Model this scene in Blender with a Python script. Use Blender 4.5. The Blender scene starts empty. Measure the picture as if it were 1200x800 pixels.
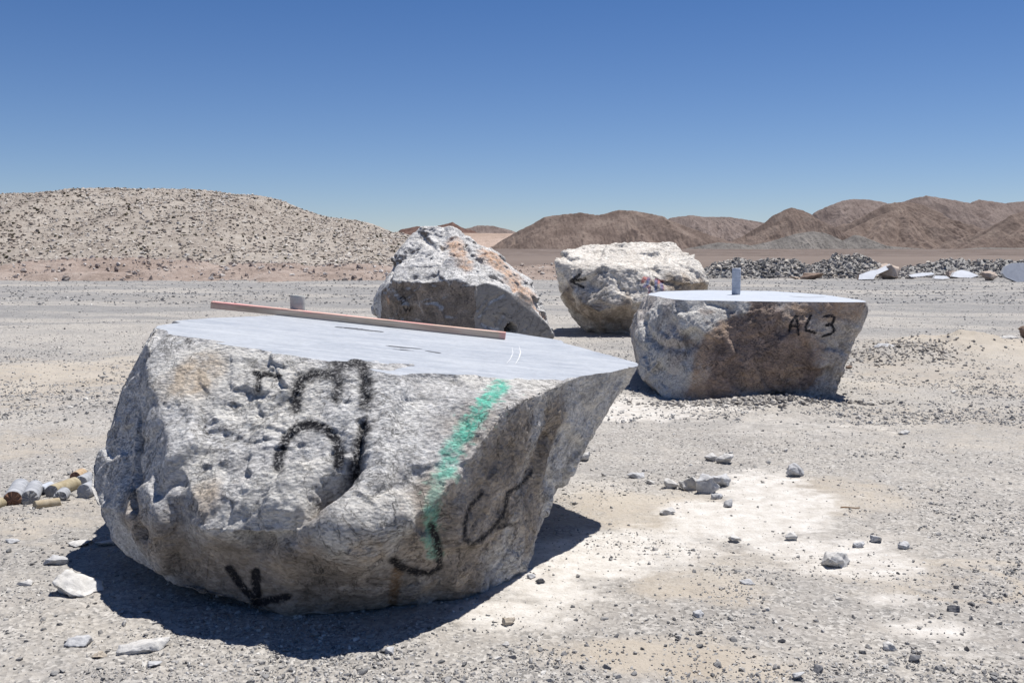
import bpy, bmesh, math, random
import numpy as np
from mathutils import Vector, Matrix
from mathutils.bvhtree import BVHTree

random.seed(7)
RNG = np.random.default_rng(11)
scene = bpy.context.scene
COL = scene.collection

# ------------------------------------------------------------------ camera
F = 1152.0; CAMZ = 1.6
TH = math.atan((400 - 295) / F)
CO = Vector((0, 0, CAMZ))
FW = Vector((0, math.cos(TH), -math.sin(TH))); UP = Vector((0, math.sin(TH), math.cos(TH))); RT = Vector((1, 0, 0))
def ray(px, py):
    return RT * ((px - 600) / F) + UP * ((400 - py) / F) + FW
def at(px, py, Y):
    d = ray(px, py); return CO + d * (Y / d.y)
def on_plane(px, py, a, b, c):          # z = a + b x + c y
    d = ray(px, py); t = (a - CAMZ) / (d.z - b * d.x - c * d.y); return CO + d * t
def G(px, py): return on_plane(px, py, 0, 0, 0)

cam_d = bpy.data.cameras.new('camera'); cam = bpy.data.objects.new('camera', cam_d); COL.objects.link(cam)
cam.location = CO; cam.rotation_euler = (math.pi / 2 - TH, 0, 0)
cam_d.sensor_width = 36; cam_d.lens = 36 * F / 1200; cam_d.clip_end = 60000; cam_d.clip_start = 0.05
scene.camera = cam

# ------------------------------------------------------------------ noise (numpy)
_perm = {}
def perm(seed):
    if seed not in _perm:
        r = np.random.default_rng(seed + 1000); p = r.permutation(256); p = np.concatenate([p, p, p])
        g = r.normal(size=(256, 3)); g /= np.linalg.norm(g, axis=1)[:, None]
        _perm[seed] = (p, g, r.random((256, 3)))
    return _perm[seed]
def perlin(p, seed=0):
    P, g, _ = perm(seed)
    pi = np.floor(p).astype(np.int64); f = p - pi; pi &= 255
    u = f * f * f * (f * (f * 6 - 15) + 10)
    res = 0
    for dx in (0, 1):
        for dy in (0, 1):
            for dz in (0, 1):
                h = P[P[P[(pi[:, 0] + dx) & 255] + ((pi[:, 1] + dy) & 255)] + ((pi[:, 2] + dz) & 255)]
                gg = g[h]
                v = gg[:, 0] * (f[:, 0] - dx) + gg[:, 1] * (f[:, 1] - dy) + gg[:, 2] * (f[:, 2] - dz)
                w = (u[:, 0] if dx else 1 - u[:, 0]) * (u[:, 1] if dy else 1 - u[:, 1]) * (u[:, 2] if dz else 1 - u[:, 2])
                res = res + v * w
    return res * 1.6
def fbm(p, octv=4, seed=0, gain=0.5, lac=2.03):
    r = 0; a = 1.0; q = p.copy()
    for i in range(octv):
        r = r + a * perlin(q, seed + i); q = q * lac; a *= gain
    return r
def ridged(p, octv=4, seed=0, gain=0.5):
    r = 0; a = 1.0; q = p.copy()
    for i in range(octv):
        r = r + a * (1 - 2 * np.abs(perlin(q, seed + i))); q = q * 2.1; a *= gain
    return r
def facet(p, seed=0, tilt=1.0, k=32.0):
    """plane-per-cell displacement with narrow blends: chips and fracture faces"""
    P, g, rr = perm(seed)
    pi = np.floor(p).astype(np.int64)
    W = np.zeros(len(p)); out = np.zeros(len(p))
    for dx in (-1, 0, 1):
        for dy in (-1, 0, 1):
            for dz in (-1, 0, 1):
                c = pi + np.array([dx, dy, dz])
                h = P[P[P[c[:, 0] & 255] + (c[:, 1] & 255)] + (c[:, 2] & 255)]
                d = p - (c + rr[h])
                w = np.exp(-k * (d * d).sum(1)) + 1e-30
                out += w * ((d * g[h]).sum(1) + (rr[h, 0] - .5) * .5); W += w
    return out / W * tilt
def xy3(x, y, z=0.0):
    return np.stack([np.asarray(x, float).ravel(), np.asarray(y, float).ravel(), np.full(np.size(x), z, float)], 1)
def sstep(a, b, x):
    t = np.clip((x - a) / (b - a), 0, 1); return t * t * (3 - 2 * t)

# ------------------------------------------------------------------ object helpers
def tag(o, label=None, cat=None, group=None, kind=None):
    if label: o['label'] = label
    if cat: o['category'] = cat
    if group: o['group'] = group
    if kind: o['kind'] = kind
    return o
def link(name, me, mats=(), parent=None, loc=None):
    o = bpy.data.objects.new(name, me); COL.objects.link(o)
    for m in mats:
        if m is not None: me.materials.append(m)
    if loc is not None: o.location = loc
    if parent is not None: o.parent = parent
    return o
def mesh_np(name, v, f, smooth=True):
    """v Nx3, f MxK (K const)"""
    me = bpy.data.meshes.new(name)
    v = np.asarray(v, np.float32); f = np.asarray(f, np.int32)
    me.vertices.add(len(v)); me.vertices.foreach_set('co', v.ravel())
    k = f.shape[1]
    me.loops.add(f.size); me.loops.foreach_set('vertex_index', f.ravel())
    me.polygons.add(len(f)); me.polygons.foreach_set('loop_start', np.arange(0, f.size, k, dtype=np.int32))
    me.polygons.foreach_set('loop_total', np.full(len(f), k, np.int32))
    me.polygons.foreach_set('use_smooth', np.full(len(f), smooth, bool))
    me.update(calc_edges=True)
    return me
def attr(me, name, arr):
    a = me.attributes.get(name) or me.attributes.new(name, 'FLOAT', 'POINT')
    a.data.foreach_set('value', np.asarray(arr, np.float32))
def coords(me):
    a = np.empty(len(me.vertices) * 3, np.float32); me.vertices.foreach_get('co', a); return a.reshape(-1, 3).astype(float)
def normals(me):
    a = np.empty(len(me.vertices) * 3, np.float32); me.vertices.foreach_get('normal', a); return a.reshape(-1, 3).astype(float)

# ------------------------------------------------------------------ materials
class NT:
    def __init__(s, name, rough=0.9, spec=0.25):
        s.m = bpy.data.materials.new(name); s.m.use_nodes = True; s.t = s.m.node_tree
        s.b = s.t.nodes['Principled BSDF']; s.b.inputs['Roughness'].default_value = rough
        s.b.inputs['Specular IOR Level'].default_value = spec
        s.tc = s.t.nodes.new('ShaderNodeTexCoord'); s.obj = s.tc.outputs['Object']
    def n(s, t): return s.t.nodes.new(t)
    def l(s, a, b): s.t.links.new(a, b)
    def _in(s, sock, v):
        if isinstance(v, (int, float)): sock.default_value = v
        elif isinstance(v, tuple): sock.default_value = v if len(v) == 4 or sock.type == 'VECTOR' else v + (1,)
        else: s.l(v, sock)
    def mapv(s, scale, src=None, rot=(0, 0, 0)):
        m = s.n('ShaderNodeMapping'); m.inputs['Scale'].default_value = scale; m.inputs['Rotation'].default_value = rot
        s.l(src or s.obj, m.inputs['Vector']); return m.outputs[0]
    def noise(s, scale, detail=5, rough=.6, dist=0, vec=None, col=False):
        n = s.n('ShaderNodeTexNoise'); n.inputs['Scale'].default_value = scale; n.inputs['Detail'].default_value = detail
        n.inputs['Roughness'].default_value = rough; n.inputs['Distortion'].default_value = dist
        s.l(vec or s.obj, n.inputs['Vector']); return n.outputs['Color' if col else 'Fac']
    def rdg(s, scale, detail=6, vec=None, rough=.6, off=1.0, gain=2.0):
        n = s.n('ShaderNodeTexNoise'); n.noise_type = 'RIDGED_MULTIFRACTAL'; n.normalize = True
        n.inputs['Scale'].default_value = scale; n.inputs['Detail'].default_value = detail; n.inputs['Roughness'].default_value = rough
        s.l(vec or s.obj, n.inputs['Vector']); return n.outputs['Fac']
    def vor(s, scale, feat='F1', out='Distance', vec=None, rnd=1):
        n = s.n('ShaderNodeTexVoronoi'); n.feature = feat; n.inputs['Scale'].default_value = scale
        n.inputs['Randomness'].default_value = rnd
        s.l(vec or s.obj, n.inputs['Vector']); return n.outputs[out]
    def ramp(s, fac, stops, interp='LINEAR'):
        r = s.n('ShaderNodeValToRGB'); r.color_ramp.interpolation = interp
        e = r.color_ramp.elements
        while len(e) < len(stops): e.new(.5)
        for i, (p, c) in enumerate(stops):
            e[i].position = p; e[i].color = (c, c, c, 1) if isinstance(c, (int, float)) else tuple(c) + (1,)
        s.l(fac, r.inputs[0]); return r.outputs[0]
    def mix(s, fac, a, b, mode='MIX'):
        m = s.n('ShaderNodeMix'); m.data_type = 'RGBA'; m.blend_type = mode
        s._in(m.inputs[0], fac); s._in(m.inputs[6], a); s._in(m.inputs[7], b); return m.outputs[2]
    def math(s, op, a, b=0.0, clamp=False):
        m = s.n('ShaderNodeMath'); m.operation = op; m.use_clamp = clamp
        s._in(m.inputs[0], a); s._in(m.inputs[1], b); return m.outputs[0]
    def attr(s, name, inst=False):
        a = s.n('ShaderNodeAttribute'); a.attribute_name = name
        if inst: a.attribute_type = 'OBJECT'
        return a.outputs['Fac']
    def bump(s, h, strength=.5, dist=.01, prev=None):
        b = s.n('ShaderNodeBump'); b.inputs['Strength'].default_value = strength; b.inputs['Distance'].default_value = dist
        s.l(h, b.inputs['Height'])
        if prev is not None: s.l(prev, b.inputs['Normal'])
        return b.outputs[0]
    def done(s, col, nrm=None):
        s._in(s.b.inputs['Base Color'], col)
        if nrm is not None: s.l(nrm, s.b.inputs['Normal'])
        return s.m

def rock_mat(name, dark, mid, light, k=1.0, brown=(.16, .105, .07), pale=(.62, .60, .56), bright=(.62, .60, .58), orange=(.50, .30, .20)):
    t = NT(name, .88, .3)
    n1 = t.noise(1.7 * k, 8, .68, .7); n2 = t.noise(7 * k, 7, .7, 1.0); n3 = t.noise(38 * k, 5, .7)
    c = t.ramp(n1, [(.34, dark), (.47, mid), (.60, light)])
    c2 = t.ramp(n2, [(.32, dark), (.46, mid), (.56, light), (.70, bright)])
    c = t.mix(.62, c, c2)
    # directional streaks of the stone's own fabric
    sv = t.mapv((8 * k, 10 * k, 22 * k), rot=(.9, .55, .3))
    st = t.noise(1.0, 6, .65, .8, vec=sv)
    c = t.mix(t.math('MULTIPLY', t.ramp(st, [(.50, 0.0), (.66, 1.0)]), .45), c, bright)
    c = t.mix(t.math('MULTIPLY', t.ramp(st, [(.30, 1.0), (.44, 0.0)]), .55), c, dark)
    # fine calcite veins
    v = t.noise(2.3 * k, 5, .6, 1.6)
    vein = t.ramp(v, [(.485, 0.0), (.5, 1.0), (.515, 0.0)])
    c = t.mix(t.math('MULTIPLY', vein, .35), c, bright)
    sp = t.ramp(n3, [(.38, 0.0), (.52, 1.0)])
    c = t.mix(t.math('MULTIPLY', t.math('SUBTRACT', 1.0, sp), .45), c, dark)
    # mapped regions of the stone; brown also deepens undercut shade on the front boulder
    nb = t.ramp(n2, [(.35, 0.25), (.55, 1.0)])
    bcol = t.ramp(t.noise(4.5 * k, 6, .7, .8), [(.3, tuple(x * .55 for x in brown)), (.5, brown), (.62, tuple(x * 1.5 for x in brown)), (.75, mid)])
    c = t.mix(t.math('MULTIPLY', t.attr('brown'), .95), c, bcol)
    c = t.mix(t.math('MULTIPLY', t.attr('pale'), t.ramp(n2, [(.3, .35), (.5, .95)])), c, pale)
    c = t.mix(t.math('MULTIPLY', t.attr('orange'), nb), c, orange)
    pc = t.ramp(t.noise(55, 4, .7), [(.34, .25), (.52, 1.0)])
    for a, colr in (('green', (.13, .52, .39)), ('red', (.45, .08, .07)), ('blue', (.10, .16, .34)), ('rust', (.20, .11, .04)), ('black', (.018, .018, .022))):
        pcx = pc if a != 'green' else t.ramp(t.noise(1, 7, .75, .5, vec=t.mapv((16, 20, 26), rot=(.9, .6, .3))), [(.36, .15), (.52, 1.0)])
        t_f = t.math('MULTIPLY', t.math('MULTIPLY', t.attr(a), pcx), 1.3 if a == 'black' else .95, clamp=True)
        c = t.mix(t_f, c, colr)
    sv2 = t.mapv((12 * k, 15 * k, 19 * k), rot=(.9, .6, .3))
    b = t.bump(t.rdg(1.0, 7, vec=sv2, rough=.65), .40, .022 / k)
    b = t.bump(t.noise(24 * k, 9, .78, .6), .65, .03, b)
    b = t.bump(t.vor(42 * k, vec=t.mapv((1, 1.3, 1.7), rot=(.9, .6, .2))), .45, .016, b)
    b = t.bump(t.noise(130, 4, .75), .55, .006, b)
    fl = t.vor(58 * k, out='Color', vec=t.mapv((1, 1.25, 1.7), rot=(.9, .6, .2))); fs = t.n('ShaderNodeSeparateColor'); t.l(fl, fs.inputs[0])
    c = t.mix(.55, c, t.ramp(fs.outputs[0], [(0.0, .50), (.5, .98), (1.0, 1.32)]), 'MULTIPLY')
    ck = t.noise(3.4 * k, 9, .68, 1.2); ckm = t.ramp(ck, [(.492, 0.0), (.5, 1.0), (.508, 0.0)])
    ckg = t.math('MULTIPLY', ckm, t.ramp(t.noise(1.9 * k, 3, .5), [(.46, 0.0), (.56, 1.0)]))
    c = t.mix(t.math('MULTIPLY', ckg, .75), c, (.07, .06, .055))
    b = t.bump(t.math('SUBTRACT', 1.0, ckg), .8, .02, b)
    return t.done(c, b)

def slab_mat(name, col, light):
    t = NT(name, .6, .35)
    n = t.noise(1.0, 6, .65, .5, vec=t.mapv((3, 14, 8), rot=(0, 0, .25)))
    c = t.mix(t.ramp(n, [(.36, 0.0), (.66, 1.0)]), col, light)
    n2 = t.noise(1.4, 5, .6, .8)
    c = t.mix(t.math('MULTIPLY', t.ramp(n2, [(.42, 0.0), (.66, 1.0)]), .7), c, light)
    sc = t.noise(1.0, 3, .5, .2, vec=t.mapv((4, 90, 20), rot=(0, 0, .35)))
    c = t.mix(t.math('MULTIPLY', t.ramp(sc, [(.60, 0.0), (.66, 1.0)]), .35), c, tuple(min(.8, x * 1.25) for x in light))
    c = t.mix(t.math('MULTIPLY', t.ramp(t.noise(90, 3, .6), [(.3, 1.0), (.42, 0.0)]), .3), c, tuple(x * .6 for x in col))
    c = t.mix(.5, c, t.ramp(t.noise(24, 6, .75), [(.3, .75), (.5, 1.0), (.7, 1.2)]), 'MULTIPLY')
    return t.done(c, t.bump(t.noise(70, 5, .7), .35, .004))

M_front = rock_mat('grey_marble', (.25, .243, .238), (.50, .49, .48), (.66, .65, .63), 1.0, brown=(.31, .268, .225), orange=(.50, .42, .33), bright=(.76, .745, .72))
M_num = rock_mat('brown_marble', (.22, .195, .18), (.46, .42, .385), (.62, .575, .53), 1.0, brown=(.27, .20, .16), orange=(.44, .32, .23))
M_white = rock_mat('cream_limestone', (.33, .295, .255), (.62, .575, .515), (.71, .67, .61), .55, brown=(.36, .30, .24), bright=(.79, .76, .70), pale=(.70, .65, .57))
M_back = rock_mat('veined_marble', (.25, .245, .24), (.57, .555, .535), (.72, .705, .68), .75, brown=(.23, .195, .165), bright=(.78, .765, .74), orange=(.56, .38, .27))
M_top = slab_mat('sawn_marble', (.29, .315, .355), (.43, .45, .475))
M_top2 = slab_mat('sawn_marble_pale', (.40, .43, .48), (.48, .51, .55))
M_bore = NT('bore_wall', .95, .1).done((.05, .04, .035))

# ------------------------------------------------------------------ rock builder
def polyd(P, line):
    """distance from points P to 3-D polyline"""
    best = np.full(len(P), 1e9)
    L = [np.array(q, float) for q in line]
    if len(L) == 1: return np.linalg.norm(P - L[0], axis=1)
    for a, b in zip(L[:-1], L[1:]):
        ab = b - a; t = np.clip(((P - a) @ ab) / max(1e-9, ab @ ab), 0, 1)
        best = np.minimum(best, np.linalg.norm(P - (a + t[:, None] * ab), axis=1))
    return best
def hull_mesh(pts):
    bm = bmesh.new()
    for p in pts: bm.verts.new(p)
    bmesh.ops.convex_hull(bm, input=bm.verts, use_existing_faces=False)
    bmesh.ops.delete(bm, geom=[v for v in bm.verts if not v.link_faces], context='VERTS')
    me = bpy.data.meshes.new('hull'); bm.to_mesh(me); bm.free(); return me
def bvh_of(me):
    vs = coords(me); tris = []
    me.calc_loop_triangles()
    t = np.empty(len(me.loop_triangles) * 3, np.int32); me.loop_triangles.foreach_get('vertices', t)
    return BVHTree.FromPolygons([tuple(v) for v in vs], [tuple(x) for x in t.reshape(-1, 3).tolist()])
def pick(bvh, px, py, off=Vector((0, 0, 0))):
    h = bvh.ray_cast(CO - off, ray(px, py).normalized())[0]
    return None if h is None else np.array(h)
def make_rock(name, pts, voxel, mats, seed, amp=(.03, .05, .02, .006), fr=(1.3, 2.6, 8, 26), carves=(), post=None, plane=None, zmin=-.12, keep=None):
    hull = hull_mesh(pts)
    hb = bvh_of(hull)
    tmp = bpy.data.objects.new('tmp', hull); COL.objects.link(tmp)
    md = tmp.modifiers.new('r', 'REMESH'); md.mode = 'VOXEL'; md.voxel_size = voxel; md.use_smooth_shade = True
    dg = bpy.context.evaluated_depsgraph_get(); me = bpy.data.meshes.new_from_object(tmp.evaluated_get(dg))
    bpy.data.objects.remove(tmp)
    P = coords(me); N = normals(me)
    d = amp[0] * fbm(P * fr[0], 3, seed) + amp[1] * facet(P * fr[1] + .15 * fbm(P * 3, 2, seed + 20)[:, None], seed + 3)
    if keep is not None: d *= keep(P)
    if post: d = d + post(P, hb)
    for line, w, dep in carves:
        q = [pick(hb, *c) for c in line]; q = [c for c in q if c is not None]
        if q:
            dd = polyd(P + .02 * np.stack([perlin(P * 9, seed + 50 + i) for i in range(3)], 1), q)
            d -= dep * np.exp(-(dd / w) ** 2)
    P = P + N * d[:, None]
    me.vertices.foreach_set('co', P.astype(np.float32).ravel()); me.update()
    N = normals(me)
    w = P + .03 * np.stack([perlin(P * 5, seed + 40 + i) for i in range(3)], 1)
    str_ = np.array([[.8, .35, -.5], [.2, .9, .4], [.55, -.3, .8]])
    d = amp[2] * facet((w @ str_) * fr[2], seed + 5) + amp[2] * .55 * facet(w * fr[2] * 2.3, seed + 8)
    rough = .6 + .8 * sstep(-.3, .5, perlin(P * 1.8, seed + 60))
    d = d * rough + amp[3] * fbm(P * fr[3], 4, seed + 9, .6)
    if keep is not None: d *= keep(P)
    P = P + N * d[:, None]
    me.vertices.foreach_set('co', P.astype(np.float32).ravel()); me.update()
    bm = bmesh.new(); bm.from_mesh(me)
    for f in bm.faces: f.material_index = 0; f.smooth = True
    if zmin is not None:
        bmesh.ops.bisect_plane(bm, geom=bm.verts[:] + bm.edges[:] + bm.faces[:], plane_co=(0, 0, zmin), plane_no=(0, 0, -1), clear_outer=True)
    if plane is not None:
        a, b, c = plane; no = Vector((-b, -c, 1)).normalized(); co = Vector((0, 0, a))
        r = bmesh.ops.bisect_plane(bm, geom=bm.verts[:] + bm.edges[:] + bm.faces[:], plane_co=co, plane_no=no, clear_outer=True)
        ed = [e for e in r['geom_cut'] if isinstance(e, bmesh.types.BMEdge) and e.is_valid and e.is_boundary]
        f = bmesh.ops.holes_fill(bm, edges=ed, sides=0)['faces']
        for q in f:
            q.material_index = 1; q.smooth = False
        bmesh.ops.triangulate(bm, faces=[q for q in f if len(q.verts) > 4])
        for q in bm.faces:
            if q.material_index == 1: q.smooth = False
        se = set()
        for q in bm.faces:
            if q.material_index == 1:
                for e in q.edges: se.add(e)
        for e in se:
            if any(x.material_index == 0 for x in e.link_faces): e.smooth = False
    bm.to_mesh(me); bm.free(); me.update()
    for nm in ('brown', 'pale', 'orange', 'black', 'green', 'red', 'blue', 'rust'):
        attr(me, nm, np.zeros(len(me.vertices)))
    o = link(name, me, mats)
    return o, me, bvh_of(me)
def strokes(me, bvh, name, lines, soft=.35, seed=0, rag=.25):
    P = coords(me); a = np.zeros(len(P))
    wv = 1 + rag * fbm(P * 28, 3, seed + 70)
    n_ = np.array(ray(*lines[0][0][0]).normalized())          # direction the spray can was held
    flat_ = lambda Q: np.asarray(Q) - .82 * (np.asarray(Q) @ n_)[..., None] * n_
    PF = flat_(P)
    for line, w, s in lines:
        q = [pick(bvh, *c) for c in line]; q = [c for c in q if c is not None]
        if not q: continue
        dense = []
        for c in range(len(line) - 1):
            for u in np.linspace(0, 1, 5)[:-1]:
                k = pick(bvh, line[c][0] * (1 - u) + line[c + 1][0] * u, line[c][1] * (1 - u) + line[c + 1][1] * u)
                if k is not None and (not dense or np.linalg.norm(k - dense[-1]) < .35): dense.append(k)
        dense.append(q[-1])
        dense3 = np.array(dense); d = np.maximum(polyd(PF, list(flat_(dense3))) * wv, (polyd(P, dense) - .22) * 1.0)
        a = np.maximum(a, s * (1 - sstep(w * (1 - soft), w * (1 + soft), d)))
    attr(me, name, a)
def blobs(me, bvh, name, lst, seed=0, warp=.35, edge=.35, freq=3.0):
    P = coords(me); a = np.zeros(len(P)); n = fbm(P * freq, 5, seed + 80, .6)
    for line, r in lst:
        q = [pick(bvh, *c) for c in line]; q = [c for c in q if c is not None]
        if not q: continue
        d = polyd(P, q) / r + warp * n
        a = np.maximum(a, 1 - sstep(1 - edge, 1 + edge, d))
    attr(me, name, a)
def origin_to(o, me, p):
    me.transform(Matrix.Translation(-Vector(p))); o.location = p

# ================================================================== front boulder
TP = (.8635, -.1008, .0236)
def T(px, py): return on_plane(px, py, *TP)
pts = []
front_edge = [(209, 389), (260, 393), (350, 401), (410, 411), (520, 424), (600, 431), (632, 434), (650, 433)]
for c in front_edge:
    p = T(*c); pts += [p, p + Vector((0, .085, .10))]
for c in [(180, 381), (215, 378), (265, 373), (330, 370), (360, 369)]:
    p = T(*c); pts += [p, p + Vector((.03, 0, .10))]
for c in [(470, 378), (600, 390), (660, 401), (705, 413)]:
    p = T(*c); pts += [p, p + Vector((.03, -.01, .10))]
p = T(741, 425.5); pts += [p, p + Vector((.05, .0, .08))]
pts += [T(163, 388) - Vector((0, 0, .03)), at(205, 430, 5.0), at(240, 470, 4.72), at(350, 478, 4.62), at(470, 478, 4.62), at(560, 470, 4.55)]
pts += [at(*c) for c in [(150, 430, 5.3), (131, 450, 5.3), (111, 515, 5.2), (97, 550, 5.1), (98, 577, 5.0),
        (165, 600, 4.60), (238, 620, 4.08), (300, 622, 4.02), (363, 620, 3.98), (442, 622, 3.98), (500, 598, 4.02), (525, 575, 4.10), (600, 475, 4.38)]]
pts += [at(*c) for c in [(104, 592, 4.9), (133, 631, 4.75), (157, 657, 4.6), (190, 679, 4.45), (230, 703, 4.3), (272, 712, 4.25),
        (335, 724, 4.2), (380, 727, 4.2), (440, 721, 4.25), (499, 710, 4.35), (541, 702, 4.42), (568, 692, 4.6), (602, 677, 4.84)]]
pts += [at(*c) for c in [(729, 451, 5.95), (717, 470, 5.95), (696, 490, 5.9), (685, 508, 5.85), (663, 556, 5.65), (645, 577, 5.5), (632, 607, 5.3), (614, 631, 5.15), (604, 661, 4.98)]]
pts += [Vector(c) for c in [(-1.9, 6.1, .1), (-1.2, 6.4, -.05), (-.2, 6.3, -.05), (.05, 5.8, 0), (-2.25, 6.0, .6), (.1, 6.9, .7), (-1.6, 6.9, .8), (-1.4, 5.0, -.1), (-.2, 5.0, -.1)]]
def keepA(P):
    dz = TP[0] + TP[1] * P[:, 0] + TP[2] * P[:, 1] - P[:, 2]
    return (.85 + .15 * sstep(.02, .10, dz)) * (.5 + .5 * sstep(-1.9, -1.1, P[:, 0]))
def postA(P, hb):
    x, y, z = P.T
    # left slab set back behind a step
    xc = -1.90 + .1 * (y - 4.8) + .05 * perlin(P * 3, 91) + .05 * (z - .6)
    d = -.05 * (1 - sstep(-.07, .02, x - xc)) * sstep(.12, .3, z) * (y < 5.7)
    # shallow hollow of the undercut right face
    q = np.array(at(655, 530, 5.1)); d -= .05 * np.exp(-(np.linalg.norm(P - q, axis=1) / .45) ** 2)
    # big lobes on the lit front
    for c, r, a in [((330, 560, 4.2), .16, .05), ((275, 590, 4.15), .16, .05), ((230, 540, 4.4), .2, .03), ((445, 520, 4.3), .2, .04), ((410, 628, 4.0), .15, .07)]:
        d += a * np.exp(-(np.linalg.norm(P - np.array(at(*c)), axis=1) / r) ** 2)
    return d
carA = [([(374, 592), (395, 577), (416, 556)], .05, .13), ([(418, 556), (424, 530), (430, 505)], .02, .04),
        ([(300, 640), (345, 618), (385, 592)], .045, .085), ([(415, 415), (430, 430), (425, 460)], .03, .03),
        ([(440, 590), (480, 560), (520, 540)], .03, .025), ([(160, 480), (158, 530), (162, 580), (176, 625)], .028, .08),
        ([(300, 430), (320, 440)], .012, .015), ([(545, 452), (600, 470)], .01, .012)]
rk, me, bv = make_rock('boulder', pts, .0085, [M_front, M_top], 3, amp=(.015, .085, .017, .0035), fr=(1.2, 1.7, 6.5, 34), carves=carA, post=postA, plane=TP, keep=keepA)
print('front verts', len(me.vertices))
W = .042
blk = [([(299, 437), (313, 439), (328, 441)], .014, .9), ([(304, 439), (302, 456)], .014, .9),
       ([(347, 478), (347, 460), (353, 446), (368, 438), (389, 439)], .027, .8), ([(389, 439), (398, 446), (393, 466)], .027, .7),
       ([(412, 422), (422, 430), (430, 446), (427, 474)], .029, .75),
       ([(398, 426), (412, 424), (424, 430)], .045, .75), ([(391, 440), (398, 428)], .028, .7),
       ([(326, 547), (327, 532), (335, 514), (347, 502), (365, 497), (383, 503), (395, 517), (398, 532), (396, 545)], .023, .9),
       ([(428, 499), (420, 520), (417, 541), (415, 560)], .026, .8),
       ([(269, 666), (284, 687), (301, 706)], .018, 1.1), ([(300, 670), (301, 704)], .019, 1.1), ([(301, 706), (318, 703), (336, 699)], .018, 1.1),
       ([(461, 656), (469, 664), (487, 670), (505, 671), (514, 664), (515, 649), (511, 631), (505, 616)], .019, .85),
       ([(565, 577), (550, 595), (545, 613), (545, 631), (553, 638), (565, 631), (577, 619), (589, 604), (593, 590), (595, 577), (610, 569), (623, 553)], .013, .75),
       ([(584, 617), (602, 614)], .013, .7)]
strokes(me, bv, 'black', blk, .6, 1, .2)
strokes(me, bv, 'green', [([(591, 434), (590, 442)], .028, .6), ([(586, 454), (568, 472), (556, 493), (547, 508)], .034, 1.0),
        ([(545, 500), (530, 525), (525, 552)], .036, .8), ([(520, 550), (511, 574), (506, 604)], .032, .4), ([(506, 600), (506, 622), (508, 649)], .026, .6)], .5, 2, .6)
strokes(me, bv, 'rust', [([(466, 668), (462, 690), (458, 716)], .022, .8)], .5, 3, .5)
blobs(me, bv, 'pale', [([(245, 430), (330, 470)], .25), ([(170, 400)], .15), ([(360, 555), (310, 580)], .12), ([(235, 545), (245, 560)], .10), ([(290, 600), (345, 590)], .12), ([(400, 625), (450, 600)], .13), ([(620, 445), (560, 440)], .14), ([(612, 668)], .05)], 5)
blobs(me, bv, 'brown', [([(280, 690), (360, 680), (440, 690)], .30), ([(480, 600), (540, 680)], .2), ([(210, 650), (250, 680)], .18), ([(600, 520), (560, 640)], .22), ([(640, 500), (620, 600)], .2), ([(150, 600), (180, 640)], .12)], 6, .5, .6)  # brown stone; the colour also deepens the shade on the lower undercut
blobs(me, bv, 'orange', [([(240, 430), (225, 440)], .10), ([(430, 650)], .08), ([(330, 668)], .06), ([(541, 678)], .05), ([(245, 580)], .07), ([(500, 690)], .05)], 7, .8, .8)
origin_to(rk, me, (-.8, 5.4, 0))
tag(rk, 'biggest grey marble boulder with sawn flat top and black and green spray marks', 'boulder')

# pencil / saw marks lying on the sawn top: thin film meshes
M_mark = NT('dark_stain', .9).done((.12, .125, .14))
M_scr = NT('pale_scratch', .8).done((.62, .63, .64))
def film(name, px_line, w, plane, parent, mat, z=.0022, seed=0):
    r = random.Random(seed); bm = bmesh.new(); L = []
    for a, b in zip(px_line[:-1], px_line[1:]):
        n = 7
        for i in range(n): L.append(on_plane(a[0] + (b[0] - a[0]) * i / n, a[1] + (b[1] - a[1]) * i / n, *plane))
    L.append(on_plane(*px_line[-1], *plane)); prev = None
    for i, p in enumerate(L):
        d = (L[min(i + 1, len(L) - 1)] - L[max(i - 1, 0)]).normalized(); s = Vector((-d.y, d.x, 0))
        ww = w * math.sin(math.pi * (i + .35) / (len(L) - 1 + .7)) ** .6 * r.uniform(.6, 1.2)
        u = Vector((0, 0, z)); a1 = bm.verts.new(p + s * ww + u); b1 = bm.verts.new(p - s * ww * r.uniform(.6, 1.1) + u)
        if prev: bm.faces.new((prev[0], prev[1], b1, a1))
        prev = (a1, b1)
    bmesh.ops.recalc_face_normals(bm, faces=bm.faces)
    me = bpy.data.meshes.new(name); bm.to_mesh(me); bm.free()
    me.transform(Matrix.Translation(-parent.location)); return link(name, me, [mat], parent)
film('dark_stain', [(392, 383), (410, 384.5), (430, 387), (450, 389)], .04, TP, rk, M_mark, seed=1)
film('pencil_mark', [(452, 405), (470, 407), (495, 409)], .02, TP, rk, M_mark, seed=2)
film('pencil_mark', [(498, 411), (517, 414)], .014, TP, rk, M_mark, seed=3)
film('pencil_mark', [(460, 409), (485, 411)], .012, TP, rk, M_mark, seed=4)
film('scratch', [(600, 407), (601, 414), (598, 421), (593, 427)], .003, TP, rk, M_scr, seed=5)
film('scratch', [(608, 405), (610, 413), (608, 420), (604, 427)], .004, TP, rk, M_scr, seed=6)

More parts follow.
